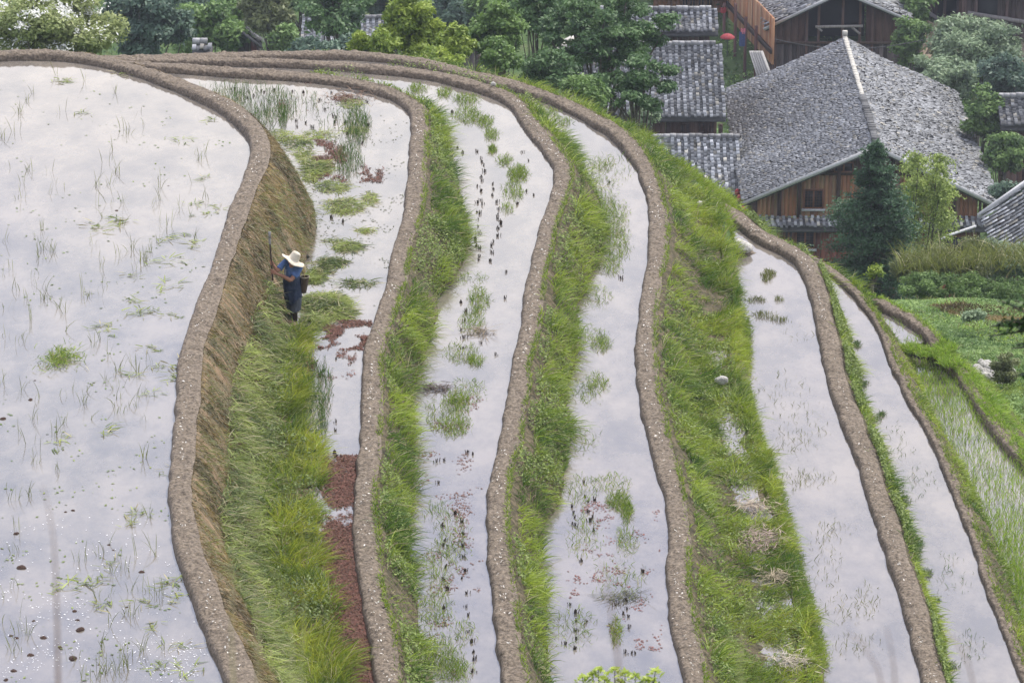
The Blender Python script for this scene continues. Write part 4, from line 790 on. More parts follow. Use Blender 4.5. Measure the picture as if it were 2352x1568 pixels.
p = onY(2030, 395, Yw - .05); window(p[0] - 2.3, Yw - .05, p[2] + .0, .9, .5, H, sill=False, lat=False)
# skirt roof and lower storey
s0 = onY(1708, 524, Yw - .85); ze2 = float(s0[2])
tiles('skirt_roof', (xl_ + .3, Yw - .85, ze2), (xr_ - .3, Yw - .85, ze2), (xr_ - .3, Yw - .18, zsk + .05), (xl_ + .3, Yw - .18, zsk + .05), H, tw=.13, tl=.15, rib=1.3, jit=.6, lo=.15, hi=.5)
Yl = Yw - .3; boards('lower_wall', (wl + .9, Yl), (wr, Yl), gz, ze2 + .3, [(.19, .07, .04), (.24, .09, .05), (.15, .06, .04)], H, .25, seed=8)
for a, b in ((1800, 1822), (1826, 1872)):
    p = onY(a, 570, Yl - .03); q = onY(b, 527, Yl - .03); window(p[0], Yl - .03, p[2], q[0] - p[0], q[2] - p[2], H, bars=2)
p = onY(2140, 590, Yl - .04); q = onY(2230, 540, Yl - .04); window(p[0], Yl - .04, p[2], q[0] - p[0], q[2] - p[2], H, sill=False, lat=False)
# porch post and stored things under the left eave
MB().box((xl_ + .1, Y0 + .1, gz), (xl_ + .24, Y0 + .24, zE - .2), (.4, .38, .35)).build('post', M['plank'], H, False, True)
def lantern(px, py, Y, label):
    mb = MB(); c = onY(px, py, Y); rr = [np.stack([c[0] + r * np.cos(np.arange(12) * np.pi / 6), c[1] + r * np.sin(np.arange(12) * np.pi / 6), np.full(12, c[2] + z)], 1) for z, r in ((-.16, .05), (-.13, .09), (-.06, .13), (.02, .14), (.10, .12), (.15, .07), (.17, .04))]; mb.loft(rr)
    r_ = tag(empty('red_lantern', c), label, 'lantern'); mb.build('shade', M['red'], r_, True); MB().tube([c + (0, 0, .2), c + (0, 0, .5)], .012, 5).build('cord', M['dark'], r_); MB().tube([c + (0, 0, -.2), c + (0, 0, -.42)], [.035, .02], 6).build('tassel', M['red'], r_)
lantern(1706, 482, Y0 - .3, 'red lantern low on the left corner of the big house'); lantern(1694, 442, Y0 + 2.2, 'upper red lantern hanging under the left eave of the big house')
lantern(1699, 455, Y0 + 1.0, 'red lantern between two others under the left eave of the big house')

def shed(name, label, eL, eR, Ye, rY_py, zdrop_wall, pal, mat_ribs=1.0, verge=None, pitch=.45, wall=True, wy=.8, wins=(), grp=None, hi=.34, lo=.11):
    """single visible roof plane facing the camera: eave from pixel eL to eR at depth Ye, ridge on image row rY_py, wall below"""
    z = float(onY(eL[0], eL[1], Ye)[2]); xL = float(onY(eL[0], eL[1], Ye)[0]); xR = float(onY(eR[0], eR[1], Ye)[0]); k = -float(ray(CX, rY_py)[2] / ray(CX, rY_py)[1])
    Yr = (CH - z + pitch * Ye) / (pitch + k); zr = z + pitch * (Yr - Ye); Yb = Yr + (Yr - Ye) * .8; g0 = float(G(Ye)) - .3
    h = root(name, (xL + xR) / 2, (Ye + Yb) / 2, g0, label, 'house', grp)
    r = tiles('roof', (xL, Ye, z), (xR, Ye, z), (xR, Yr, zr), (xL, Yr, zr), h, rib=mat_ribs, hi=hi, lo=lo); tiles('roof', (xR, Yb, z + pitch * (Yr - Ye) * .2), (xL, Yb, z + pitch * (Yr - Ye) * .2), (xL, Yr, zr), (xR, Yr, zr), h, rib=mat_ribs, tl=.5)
    mb = MB()
    nseg = int((xR - xL) / .3)
    for q in range(nseg): mb.box((xL + q * .3, Yr - .14, zr - .03), (xL + q * .3 + .29, Yr + .14, zr + .14 + .04 * RS.rand()), tuple([.14 + .25 * RS.rand()] * 3))
    mb.build('ridge_tiles', M['tile'], r, False, True)
    if wall:
        boards('wall', (xL + .4, Ye + wy), (xR - .4, Ye + wy), g0, z + .3, pal, h, .26, seed=int(Ye)); boards('wall', (xR - .4, Ye + wy + .1), (xR - .4, Yb - .4), g0, z + .2, pal, h, .3, seed=5); boards('wall', (xL + .4, Yb - .4), (xL + .4, Ye + wy + .1), g0, z + .2, pal, h, .3, seed=6)
        for (a0, b0, a1, b1) in wins:
            p = onY(a0, b1, Ye + wy - .03); q = onY(a1, b0, Ye + wy - .03); window(p[0], Ye + wy - .03, p[2], q[0] - p[0], q[2] - p[2], h, (.10, .06, .045), sill=False, bars=2)
    return h
shed('side_house', 'grey tiled house behind the dark spreading tree, left of the big roof', (1290, 270), (1668, 262), 178., 103, 2, BROWN, wins=[(1562, 283, 1585, 306), (1603, 280, 1620, 304), (1625, 280, 1640, 304), (1650, 285, 1660, 305)])
shed('lean_to', 'low ribbed tile roof lean-to below the side house, near the grassy slope', (1500, 452), (1712, 455), 173.5, 316, 2, BROWN, hi=.55, lo=.16, pitch=.5)
shed('rear_house', 'long grey roof climbing behind the side house, top of view', (1380, 75), (1650, 90), 193., 22, 2, BROWN, wall=True, hi=.36)
shed('far_house', 'hazy pale roof behind trees at the top, left of the light green tree', (690, 112), (880, 112), 196., 42, 2, GREY, hi=.5, lo=.25)
shed('far_house', 'distant grey roof glimpsed between the pale and dark green trees at the top', (1010, 90), (1120, 90), 200., 30, 2, GREY, hi=.4, lo=.2)
shed('far_shed', 'small pale roofed shed low behind the blue green tree at left', (440, 116), (486, 116), 150., 98, 1, GREY, hi=.4, lo=.25, pitch=.3)
# limed verge wall seen through the dark tree
p, q = onY(1264, 121, 176), onY(1354, 70, 184); p[2] += .0
o = MB().bar(p, q, .3, .35).build('limed_wall_cap', M['lime']); tag(o, 'white limed wall top sloping behind the dark tree', 'wall')
# small hut with a post (background, centre left)
c = onY(588, 96, 175); Hh = root('hut', c[0], 175, float(G(175)), 'tiny dark roofed hut in the trees behind the terraces'); tiles('roof', onY(563, 66, 175), onY(563, 66, 178), onY(607, 100, 178) + (0, 0, .2), onY(607, 100, 175), Hh, lo=.05, hi=.16)
x = c[0]; MB().box((x - .25, 175.3, float(G(175))), (x + .0, 175.5, c[2] - .1), (.12, .05, .04)).build('post', M['plank'], Hh, False, True); boards('wall', (x - .9, 176.5), (x + .1, 176.5), float(G(175)), c[2] - .5, GREY, Hh)

# upper timber house (top centre right) with gable to the viewer
Yd = 206.; xL, xR = float(onY(1754, 62, Yd)[0]), float(onY(2098, 46, Yd)[0]); zLd, zRd = float(onY(1754, 62, Yd)[2]), float(onY(2098, 46, Yd)[2]); xM = float(onY(1935, 0, Yd)[0]); zM = float(onY(1935, -25, Yd)[2]); g0 = float(G(Yd)) - 4
H2 = root('timber_house', xM, Yd + 6, g0, 'dark weathered timber house with open loft above the big roof'); L2 = 14.
tiles('roof', (xL, Yd, zLd), (xL, Yd + L2, zLd), (xM, Yd + L2, zM), (xM, Yd, zM), H2, tw=.2, tl=.24, rib=.2, jit=1.3, lo=.15, hi=.42); rr = tiles('roof', (xR, Yd + L2, zRd), (xR, Yd, zRd), (xM, Yd, zM), (xM, Yd + L2, zM), H2, tw=.2, tl=.24, rib=.2, jit=1.3, lo=.15, hi=.42)
mb = MB(); mb.bar((xL, Yd - .04, zLd - .14), (xM, Yd - .04, zM - .14), .06, .16).bar((xR, Yd - .04, zRd - .14), (xM, Yd - .04, zM - .14), .06, .16); mb.build('bargeboard', M['pale'], rr)
yw = Yd + .8; a0, a1 = float(onY(1782, 90, yw)[0]), float(onY(2068, 90, yw)[0]); zb = float(onY(1900, 97, yw)[2]); zt_ = lambda t: float(np.interp(a0 + (a1 - a0) * t, [xL, xM, xR], [zLd, zM, zRd])) - .3
boards('wall', (a0, yw), (a1, yw), g0, zb, GREY, H2, .22, seed=21); boards('wall', (a0, yw + .02), (a0 + 1.6, yw + .02), zb, lambda t: zt_(t * .24), BROWN, H2, .4, seed=22); boards('wall', (a1 - 1.9, yw + .02), (a1, yw + .02), zb, lambda t: zt_(.72 + t * .28), BROWN, H2, .4, seed=23)
MB().box((a0 + 1.6, yw + 1.2, zb), (a1 - 1.9, yw + 1.3, zM - .6)).build('loft_opening', M['dark'], H2)
for k, px in enumerate((1782, 1853, 1880, 1935, 1975, 2004, 2068)):
    x = float(onY(px, 60, yw)[0]); MB().box((x - .07, yw - .14, g0), (x + .07, yw - .04, zt_((x - a0) / (a1 - a0))), (.13, .08, .06)).build('post', M['plank'], H2, False, True)
mb = MB(); mb.box((a0, yw - .18, zb - .08), (a1, yw - .145, zb + .08), (.12, .08, .06)); mb.build('beam', M['plank'], H2, False, True)
p, q = onY(1873, 62, yw - .5), onY(1982, 60, yw - .5); MB().bar(p, q, .14, .12, (.38, .35, .32)).bar(onY(1888, 72, yw - .6), onY(1876, 62, yw - .4), .08, .08, (.38, .35, .32)).bar(onY(1975, 78, yw - .7), onY(1955, 62, yw - .4), .1, .1, (.38, .35, .32)).build('balcony_rail', M['plank'], H2, False, True)
# orange side wing with veranda beam and posts
x = xL + .55; za, zb2 = zLd - .1, float(onY(1778, 151, Yd - 1)[2]); boards('side_wall', (x, Yd + L2), (x, Yd + .2), zb2, za, ORANGE, H2, .25, seed=31); boards('side_wall', (x + .06, Yd + L2), (x + .06, Yd + .2), g0, zb2, BROWN, H2, .3, seed=32)
MB().bar((x - .1, Yd + L2, (za + zb2) / 2), (x - .1, Yd, (za + zb2) / 2), .12, .3, (.08, .05, .045)).build('veranda_beam', M['plank'], H2, False, True)
boards('veranda_wall', (12.25, 215), (14.15, 205.2), -31.9, -29.3, ORANGE, H2, .25, seed=33); MB().bar((12.15, 215, -31.1), (14.05, 205, -31.1), .1, .28, (.07, .05, .045)).build('veranda_beam', M['plank'], H2, False, True)
W3 = root('veranda_wing', *(onY(1600, 60, 216)[:2]), float(G(216)), 'orange brown timber wing with posts and windows at the top, left of the dark house')
p0, p1 = onY(1500, 75, 216), onY(1690, 75, 216); zt3 = float(onY(1600, -40, 216)[2]); boards('wall', p0[:2], p1[:2], float(G(216)) - 2, zt3, ORANGE, W3, .25, seed=41)
for a in (1566, 1583, 1603, 1622): p = onY(a, 20, 215.95); window(p[0], 215.93, p[2], .36, 1.0, W3, (.3, .18, .12), sill=False, lat=False)
tiles('roof', (p0[0] - 1, 214.5, zt3 - .2), (p1[0] + .6, 214.5, zt3 - .2), (p1[0] + .6, 219, zt3 + 1.8), (p0[0] - 1, 219, zt3 + 1.8), W3)
for (a, b, c_) in ((1664, 8, 150), (1690, 8, 178), (1713, 40, 170), (1737, 60, 165)):
    Yp = 207 + (1737 - a) * .09; p = onY(a, b, Yp); q = onY(a - 3, c_, Yp); MB().box((p[0] - .08, Yp - .08, float(q[2]) - 2.5), (p[0] + .08, Yp + .08, float(p[2])), (.14, .07, .06)).build('post', M['plank'], W3, False, True)
# red umbrella and washing by the wing
c = onY(1671, 82, 205); mb = MB(); rr = [np.stack([c[0] + r * np.cos(np.arange(10) * np.pi / 5), c[1] + r * np.sin(np.arange(10) * np.pi / 5), np.full(10, c[2] + z)], 1) for z, r in ((-.12, .40), (-.06, .38), (.04, .26), (.10, .1), (.13, .02))]
r_ = tag(empty('umbrella', c), 'open red umbrella standing by the veranda posts', 'umbrella'); mb.loft(rr).build('canopy', M['red'], r_, True); MB().tube([c + (0, 0, .2), c + (0, 0, -1.2)], .02, 5).build('shaft', M['dark'], r_)
for (a, b, w_, h_, m_, lab) in ((1705, 74, .32, .8, flat('blue_cloth', (.05, .08, .2)), 'dark blue washing hanging between the veranda posts'), (1661, 18, .3, .3, M['red'], 'small red cloth hanging on the first veranda post'), (1707, 66, .25, .3, flat('pink_cloth', (.6, .2, .25)), 'pink cloth hanging above the dark blue washing')):
    c = onY(a, b, 206.5); V = []; 
    for i in range(7):
        for j in range(5): V.append((c[0] + (i / 6 - .5) * w_, c[1] + .05 * math.sin(i * 1.9 + j * .4), c[2] - j / 4 * h_ + .02 * math.cos(i)))
    F = [(i * 5 + j, i * 5 + j + 1, i * 5 + j + 6, i * 5 + j + 5) for i in range(6) for j in range(4)]; V2 = [(x_, y_ + .015, z_) for x_, y_, z_ in V]
    F += [tuple(35 + q for q in f[::-1]) for f in F]; tag(mesh('washing', V + V2, [F], m_), lab, 'washing')
# concrete steps / yard slab beside the posts
mb = MB()
for k in range(6): mb.bar(onY(1724 + k * 5, 118, 204 - k * .1), onY(1748 + k * 6, 196, 201.5 - k * .1) , .16, .06, tuple(np.array((.36, .35, .33)) * (.8 + .4 * RS.rand())))
tag(mb.build('timber_stack', M['plank'], None, False, True), 'pale grey boards leaning in the gap between the tiled roofs', 'timber stack')
# dark timber houses at the top right
for k, (a, b, yb, Yk, lab) in enumerate(((2128, 2215, 62, 216., 'dark timber barn at the top, left one of two on the earth bank'), (2218, 2420, 78, 212., 'dark timber barn in the top right corner'))):
    p0, p1 = onY(a, yb, Yk), onY(b, yb, Yk); z0, z1 = float(p0[2]), float(onY(a, -30, Yk)[2]); h = root('timber_barn', (p0[0] + p1[0]) / 2, Yk + 3, z0 - 3, lab, 'barn')
    boards('wall', p0[:2], p1[:2], z0 - 3 * k, z1, [(.08, .055, .05), (.11, .08, .07), (.05, .04, .035)], h, .3, seed=51 + k); boards('wall', (p1[0], Yk + .1), (p1[0], Yk + 6), z0 - 3, z1, BROWN, h, .3); boards('wall', (p0[0], Yk + 6), (p0[0], Yk + .1), z0 - 3, z1, BROWN, h, .3)
    tiles('roof', (p0[0] - .8, Yk - 1, z1), (p1[0] + .5, Yk - 1, z1), (p1[0] + .5, Yk + 4, z1 + 2), (p0[0] - .8, Yk + 4, z1 + 2), h)
    MB().box((p0[0] + .6, Yk - .12, z0 + .3), (p0[0] + 1.7, Yk - .04, z1 - .3)).build('opening', M['dark'], h)
    MB().bar(onY(a + 5, 30 if k else 30, Yk - .4), onY(b - 5, 78 if not k else 60, Yk - .4), .14, .2, (.3, .28, .27)).build('sloping_beam', M['plank'], h, False, True)
    for t in (.1, .45, .8): xx = p0[0] + (p1[0] - p0[0]) * t; MB().box((xx - .08, Yk - .3, z0 - 2), (xx + .08, Yk - .14, z1), (.15, .10, .09)).build('post', M['plank'], h, False, True)
# earth bank under the barns
q = [(2100,60),(2170,58),(2240,75),(2330,95),(2420,110)]; q2 = [(2120,140),(2180,135),(2240,150),(2330,170),(2420,170)]
A_ = np.array([onY(a, b, 212) for a, b in q]); B_ = np.array([onY(a, b, 207) for a, b in q2])
loft2('earth_bank', A_, B_, 24, noise_mat('bare_earth', [(.10, .09, .05), (.24, .19, .14), (.16, .12, .08)], .9, bump=.8), bulge=1.2)
# tiled house at the right edge
Yf = 146.; e_ = onY(2290, 598, Yf); a_ = onY(2425, 505, Yf); Lf = 5.5
H5 = root('tiled_house', e_[0] + 2, Yf + 3, float(G(Yf)) - 1, 'low house with steep ribbed grey tiles at the right edge behind the hedge')
r5 = tiles('roof', (e_[0], Yf, e_[2]), (e_[0], Yf + Lf, e_[2]), (a_[0], Yf + Lf, a_[2]), (a_[0], Yf, a_[2]), H5, tw=.2, tl=.26, rib=1.2, hi=.5, lo=.12); x2 = 2 * a_[0] - e_[0]; tiles('roof', (x2, Yf + Lf, e_[2]), (x2, Yf, e_[2]), (a_[0], Yf, a_[2]), (a_[0], Yf + Lf, a_[2]), H5)
MB().bar((e_[0] - .1, Yf + Lf + .02, e_[2]), (a_[0], Yf + Lf + .02, a_[2] + .12), .25, .2).build('verge_cap', M['pale'], r5)
boards('wall', (e_[0] + .5, Yf + Lf - .4), (e_[0] + .5, Yf + .4), float(G(Yf)) - 1, e_[2] + .3, BROWN, H5); boards('wall', (e_[0] + .5, Yf + .4), (x2 - .5, Yf + .4), float(G(Yf)) - 1, lambda t: e_[2] + (a_[2] - e_[2]) * (1 - abs(2 * t - 1)) * .9, BROWN, H5)
p, q = onY(2120, 566, 145), onY(2240, 520, 148); tag(MB().tube([p, (p + q) / 2 + (0, 0, .05), q], .06, 7).build('bamboo_pole', M['pale']), 'pale pole leaning from the bamboo towards the ribbed roof', 'pole')
shed('ribbed_house', 'ribbed roof corner between the trees at the right edge, middle height', (2300, 292), (2430, 292), 178., 222, 2, BROWN, hi=.3, lo=.08)
# lane at the right
pw = onz(*np.array([(2270,395),(2420,388),(2440,412),(2310,440),(2275,420)], float).T, -30.)[:, :2]; zl = max(hz(a, b) for a, b in pw) + .12
tag(polymesh('lane', pw, zl, noise_mat('pale_lane', [(.32, .28, .24), (.42, .38, .33)], 2)), kind='structure')
def wire(p, q, sag, label):
    t = np.linspace(0, 1, 24)[:, None]; P = p * (1 - t) + q * t; P[:, 2] -= sag * 4 * (t * (1 - t))[:, 0]; tag(MB().tube(P, .022, 4).build('cable', M['roofbase']), label, 'cable')
wire(onY(2010, 178, 196), onY(2420, 118, 196), .8, 'thin overhead cable crossing the silvery tree at the top right')
wire(onY(1780, 90, 200), onY(2120, 92, 200), .5, 'thin cable in front of the dark timber house')
#PART4
# ------------------------------------------------------------------ trees
def crown_mesh(mbs, name, parent, m_=None):
    V = np.concatenate([a for a, b, c in mbs]); off = 0; F = []
    for a, b, c in mbs: F.append(b + off); off += len(a)
    return mesh(name, V, [np.concatenate(F)], m_ or M['leaf'], parent, np.concatenate([c for a, b, c in mbs]))
PAL = {'yellow': ((.10, .17, .02), (.34, .42, .06)), 'green': ((.045, .10, .025), (.20, .31, .08)), 'dark': ((.028, .07, .025), (.12, .21, .07)), 'blue': ((.04, .08, .055), (.13, .20, .13)),
       'silver': ((.07, .115, .06), (.30, .39, .22)), 'olive': ((.07, .09, .03), (.22, .25, .10)), 'flower': ((.12, .17, .04), (.36, .40, .16)), 'conifer': ((.018, .05, .028), (.09, .17, .08)), 'bamboo': ((.13, .19, .04), (.40, .48, .13))}
def tree(name, label, cat, px, py, rx, ry, Y, pal, n, leaf=.09, nk=26, flat_=.6, seed=1, group=None, clump=.3, limbs=True, skirt=.0, flowers=0, depth=1.0, base=None, trunk=True):
    rs = np.random.RandomState(seed); c = onY(px, py, Y); s = pxm(Y, c[2]); RX, RZ = rx / s, ry / s / CP; g = hz(c[0], Y) if base is None else c[2] - base
    r = tag(empty(name, (c[0], Y, g)), label, cat, group)
    # clump centres inside the crown, mostly towards its shell
    d = rs.randn(nk, 3); d /= np.linalg.norm(d, axis=1)[:, None]; rad = rs.rand(nk) ** .45; K = c + d * rad[:, None] * np.array([RX, RX * depth, RZ]) * .82
    K[:, 2] = np.maximum(K[:, 2], g + .3)
    ks = clump * (RX * RX * RZ) ** (1 / 3) * (.6 + .8 * rs.rand(nk)); kt = rs.rand(nk)
    a = rs.choice(nk, n, p=ks ** 2 / (ks ** 2).sum()); q = rs.randn(n, 3); q /= np.linalg.norm(q, axis=1)[:, None] + 1e-6; q *= (rs.rand(n, 1) ** .4)
    P = K[a] + q * ks[a][:, None] * np.array([1.15, 1.15, flat_]); P += rs.randn(n, 3) * leaf * .6
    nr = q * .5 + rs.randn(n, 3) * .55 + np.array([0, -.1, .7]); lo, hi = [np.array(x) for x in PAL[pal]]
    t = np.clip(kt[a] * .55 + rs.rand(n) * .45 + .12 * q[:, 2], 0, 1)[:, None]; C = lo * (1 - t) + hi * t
    parts = [leafcards(P, nr, leaf * (.55 + .7 * rs.rand(n)), C)]
    cr_ = crown_mesh(parts, 'crown', r)
    mb = MB(); tr = max(.05, RX * .055); top = c + (0, 0, RZ * .25); g3 = np.array([c[0] + rs.randn() * .1, Y, g - .2]); mid = (g3 + top) / 2 + (rs.randn() * .15 * RX * .3, 0, 0)
    mb.tube([g3, mid, top], [tr * 1.3, tr, tr * .45], 8)
    if limbs:
        for k in rs.permutation(nk)[:min(nk, 18)]:
            st = mid + (top - mid) * (rs.rand() * .9 - .1) if K[k, 2] > mid[2] else g3 + (mid - g3) * (.4 + .5 * rs.rand())
            m2 = (st + K[k]) / 2 + np.array([0, 0, -.08 * RZ]) + rs.randn(3) * .05 * RX; mb.tube([st, m2, K[k]], [tr * .55, tr * .35, tr * .12], 6)
    if trunk: mb.build('trunk', M['bark'], r, True)
    if flowers:
        kf = rs.permutation(nk)[:flowers]; Pf = []
        for k in kf:
            cc_ = K[k] + (rs.randn() * .2, -.3 * ks[k], ks[k] * .55); m = int(110 * (.3 + rs.rand())); Pf.append(cc_ + rs.randn(m, 3) * np.array([.24, .24, .09]) * (.5 + .7 * rs.rand()))
        Pf = np.concatenate(Pf); m = len(Pf); crown_mesh([leafcards(Pf, rs.randn(m, 3) * .5 + (0, -.2, 1), .035 + .04 * rs.rand(m), np.array([.80, .80, .76]) * (.8 + .3 * rs.rand(m, 1)))], 'blossom', r)
    return r
def many(specs):
    for k, sp in enumerate(specs): tree(*sp[0], **{**dict(seed=100 + k), **sp[1]})
many([
 # far hazy trees
 (('broad_tree', 'blue green layered tree behind the white blossom shrub', 'tree', 340, 50, 105, 95, 165., 'blue', 15000), dict(leaf=.15, nk=60, flat_=.35, clump=.24)),
 (('broad_tree', 'mid green tree right of the blue green layered tree', 'tree', 478, 70, 75, 75, 176., 'green', 10000), dict(leaf=.15, nk=34)),
 (('broad_tree', 'yellowish green tree behind the tiny dark hut', 'tree', 545, 50, 62, 78, 186., 'green', 9000), dict(leaf=.15, nk=30)),
 (('broad_tree', 'olive tree just above the tiny dark hut', 'tree', 620, 20, 70, 60, 182., 'olive', 8000), dict(leaf=.15, nk=30)),
 (('broad_tree', 'green tree crown between the hut and the pale far roof', 'tree', 655, 95, 42, 36, 178., 'green', 4500), dict(leaf=.15, nk=20)),
 (('spreading_tree', 'dark tree with bare crooked limbs before the pale far roof', 'tree', 780, 22, 110, 62, 160., 'dark', 8500), dict(leaf=.13, nk=34, flat_=.4, clump=.22)),
 (('broad_tree', 'low blue green bush tree below the crooked limbs', 'tree', 715, 112, 62, 30, 150., 'blue', 5000), dict(leaf=.13, nk=20)),
 (('broad_tree', 'small green bush tree right of the crooked tree trunk', 'tree', 795, 108, 40, 34, 152., 'blue', 3500), dict(leaf=.13, nk=16)),
 (('broad_tree', 'hazy tree at the top edge right of the pale yellow green tree', 'tree', 1045, 20, 80, 50, 195., 'blue', 8000), dict(leaf=.16, nk=34)),
 (('broad_tree', 'hazy green tree at the top edge left of the dark spreading tree', 'tree', 1130, 8, 60, 40, 188., 'green', 6000), dict(leaf=.15, nk=26)),
 (('broad_tree', 'far dark tree in the top edge above the blue green tree', 'tree', 440, -10, 90, 60, 205., 'blue', 7000), dict(leaf=.17, nk=30)),
 (('broad_tree', 'far tree at the top edge above the olive tree', 'tree', 690, -20, 80, 45, 208., 'green', 6000), dict(leaf=.17, nk=26)),
 (('broad_tree', 'far tree at the top edge left of the crooked tree', 'tree', 560, -30, 70, 60, 210., 'blue', 6000), dict(leaf=.17, nk=26)),
 (('broad_tree', 'far hazy tree at the top edge behind the pale yellow green tree', 'tree', 900, -20, 90, 60, 204., 'blue', 7000), dict(leaf=.17, nk=26)),
 # nearer trees just below the terraces
 (('white_flowering_tree', 'white blossoming tree in the top left corner', 'tree', 110, 70, 175, 92, 113., 'flower', 26000), dict(leaf=.085, nk=60, flowers=34, clump=.24, seed=5)),
 (('white_flowering_tree', 'second flowering shrub beyond the left edge of the bank', 'tree', -60, 80, 120, 92, 115., 'flower', 8000), dict(leaf=.09, nk=30, flowers=10, clump=.26)),
 (('young_tree', 'tall pale yellow green tree left of the dark trees', 'tree', 945, 60, 78, 88, 118., 'yellow', 15000), dict(leaf=.085, nk=60, clump=.2, flat_=.75)),
 (('young_tree', 'small pale yellow green sapling left of the tall pale one', 'tree', 828, 112, 26, 42, 119., 'yellow', 2600), dict(leaf=.085, nk=16, clump=.3)),
 (('young_tree', 'lower pale sapling at the foot of the tall pale tree', 'tree', 880, 108, 40, 38, 116., 'yellow', 4500), dict(leaf=.08, nk=22, clump=.28)),
 (('young_tree', 'pale green tree standing right beside the tall pale one', 'tree', 1045, 98, 48, 55, 116., 'yellow', 7000), dict(leaf=.085, nk=34, clump=.24)),
 (('young_tree', 'low pale bush tree behind the outer mud bank', 'tree', 1010, 140, 55, 22, 113., 'yellow', 4200), dict(leaf=.08, nk=20, clump=.3)),
 (('broad_tree', 'mid green tree between the pale and the dark trees', 'tree', 1140, 75, 72, 78, 120., 'green', 15000), dict(leaf=.085, nk=60, clump=.2)),
 (('broad_tree', 'low green tree under the mid green one at the bank', 'tree', 1150, 125, 58, 36, 116., 'green', 7000), dict(leaf=.08, nk=30, clump=.24)),
 (('spreading_tree', 'large dark feathery tree hiding the side house', 'tree', 1385, 65, 190, 105, 124., 'dark', 30000), dict(leaf=.08, nk=130, clump=.13, flat_=.32, seed=17)),
 (('spreading_tree', 'dark feathery tree arm reaching right over the tiled side house', 'tree', 1450, 190, 130, 66, 121., 'dark', 11000), dict(leaf=.08, nk=50, clump=.15, flat_=.32, seed=18)),
 (('broad_tree', 'dark green bush tree below the feathery tree, left part', 'tree', 1262, 170, 80, 60, 117., 'dark', 10000), dict(leaf=.08, nk=44, clump=.22, flat_=.5)),
 (('broad_tree', 'green bush tree below the feathery tree, right part', 'tree', 1345, 215, 72, 42, 114., 'green', 8000), dict(leaf=.075, nk=36, clump=.22, flat_=.5)),
 (('broad_tree', 'dark tree at the top left of the feathery tree', 'tree', 1235, 20, 70, 60, 126., 'dark', 10000), dict(leaf=.085, nk=44, clump=.2, flat_=.45)),
 # trees on the right
 (('silvery_tree', 'silvery green rounded tree at the top right', 'tree', 2245, 105, 120, 80, 196., 'silver', 15000), dict(leaf=.13, nk=60, clump=.22)),
 (('silvery_tree', 'greyish green tree below the silvery tree, above the big roof', 'tree', 2175, 175, 95, 62, 192., 'silver', 9500), dict(leaf=.13, nk=44, clump=.24)),
 (('broad_tree', 'dark green tree right of the big roof under the silvery tree', 'tree', 2310, 195, 75, 80, 186., 'blue', 9000), dict(leaf=.13, nk=40, clump=.24)),
 (('broad_tree', 'fresh green tree touching the right verge of the big roof', 'tree', 2262, 262, 58, 78, 180., 'green', 9000), dict(leaf=.12, nk=40, clump=.22)),
 (('broad_tree', 'olive bush tree above the pale lane', 'tree', 2310, 345, 62, 52, 176., 'green', 7000), dict(leaf=.12, nk=32, clump=.24)),
 (('broad_tree', 'small bluish bush between the lane and the ribbed roof', 'tree', 2325, 440, 50, 28, 158., 'blue', 3500), dict(leaf=.11, nk=18)),
 (('broad_tree', 'dark bush tree between the timber house and the earth bank', 'tree', 2095, 95, 42, 75, 204., 'green', 5500), dict(leaf=.14, nk=26)),
 (('broad_tree', 'small green tree at the top edge between house and barn', 'tree', 2105, 8, 45, 40, 208., 'green', 4500), dict(leaf=.14, nk=22)),
 (('broad_tree', 'shrub on the bare earth bank under the barns', 'tree', 2160, 110, 36, 22, 203., 'olive', 2500), dict(leaf=.12, nk=14)),
 (('broad_tree', 'grey green bush tree tucked under the left eave of the big house', 'tree', 1680, 505, 40, 26, 140., 'olive', 3200), dict(leaf=.09, nk=16)),
 (('broad_tree', 'pale bush beside the tiled lean-to, behind the grassy shoulder', 'tree', 1475, 265, 50, 30, 130., 'silver', 3600), dict(leaf=.09, nk=18)),
])
# shrubs of the hedge in front of the houses
hs = [(2085, 615, 50, 42), (2150, 605, 62, 52), (2225, 598, 64, 58), (2300, 595, 66, 62), (2368, 600, 60, 62), (2120, 658, 60, 30), (2205, 664, 70, 36), (2300, 668, 80, 34)]
hl = ['leftmost bush of the hedge, beside the bamboo', 'second bush of the hedge, under the leaning pole', 'tall middle bush of the hedge before the ribbed roof', 'tallest silvery bush of the hedge, right of the middle', 'last bush of the hedge at the right edge', 'low dark bush at the left front of the hedge', 'low dark bush at the middle front of the hedge', 'low dark bush at the right front of the hedge']
for k, (a, b, rx, ry) in enumerate(hs): tree('hedge_bush', hl[k], 'bush', a, b, rx, ry, 112. - (4 if k > 4 else 0) + k * .3, ('silver' if k in (3, 4) else 'olive' if k < 5 else 'green'), 6500, leaf=.05, nk=44, clump=.24, seed=300 + k, group='bushes of the hedge before the houses', limbs=False, trunk=False)
# tall grass plumes over the hedge
P = []; 
for _ in range(1100):
    a = 2060 + RS.rand() * 330; P.append(onY(a, 618 + RS.randn() * 12 - (a - 2060) * .06, 111 + RS.randn() * .8))
P = np.array(P); m = len(P); D = np.stack([RS.randn(m) * .35, RS.randn(m) * .3, np.ones(m)], 1); tag(blades('tall_grass', P, D, .5 + .7 * RS.rand(m), np.full(m, .022), gcol(m, 'olive') * 1.1, M['grass'], .45), kind='stuff')
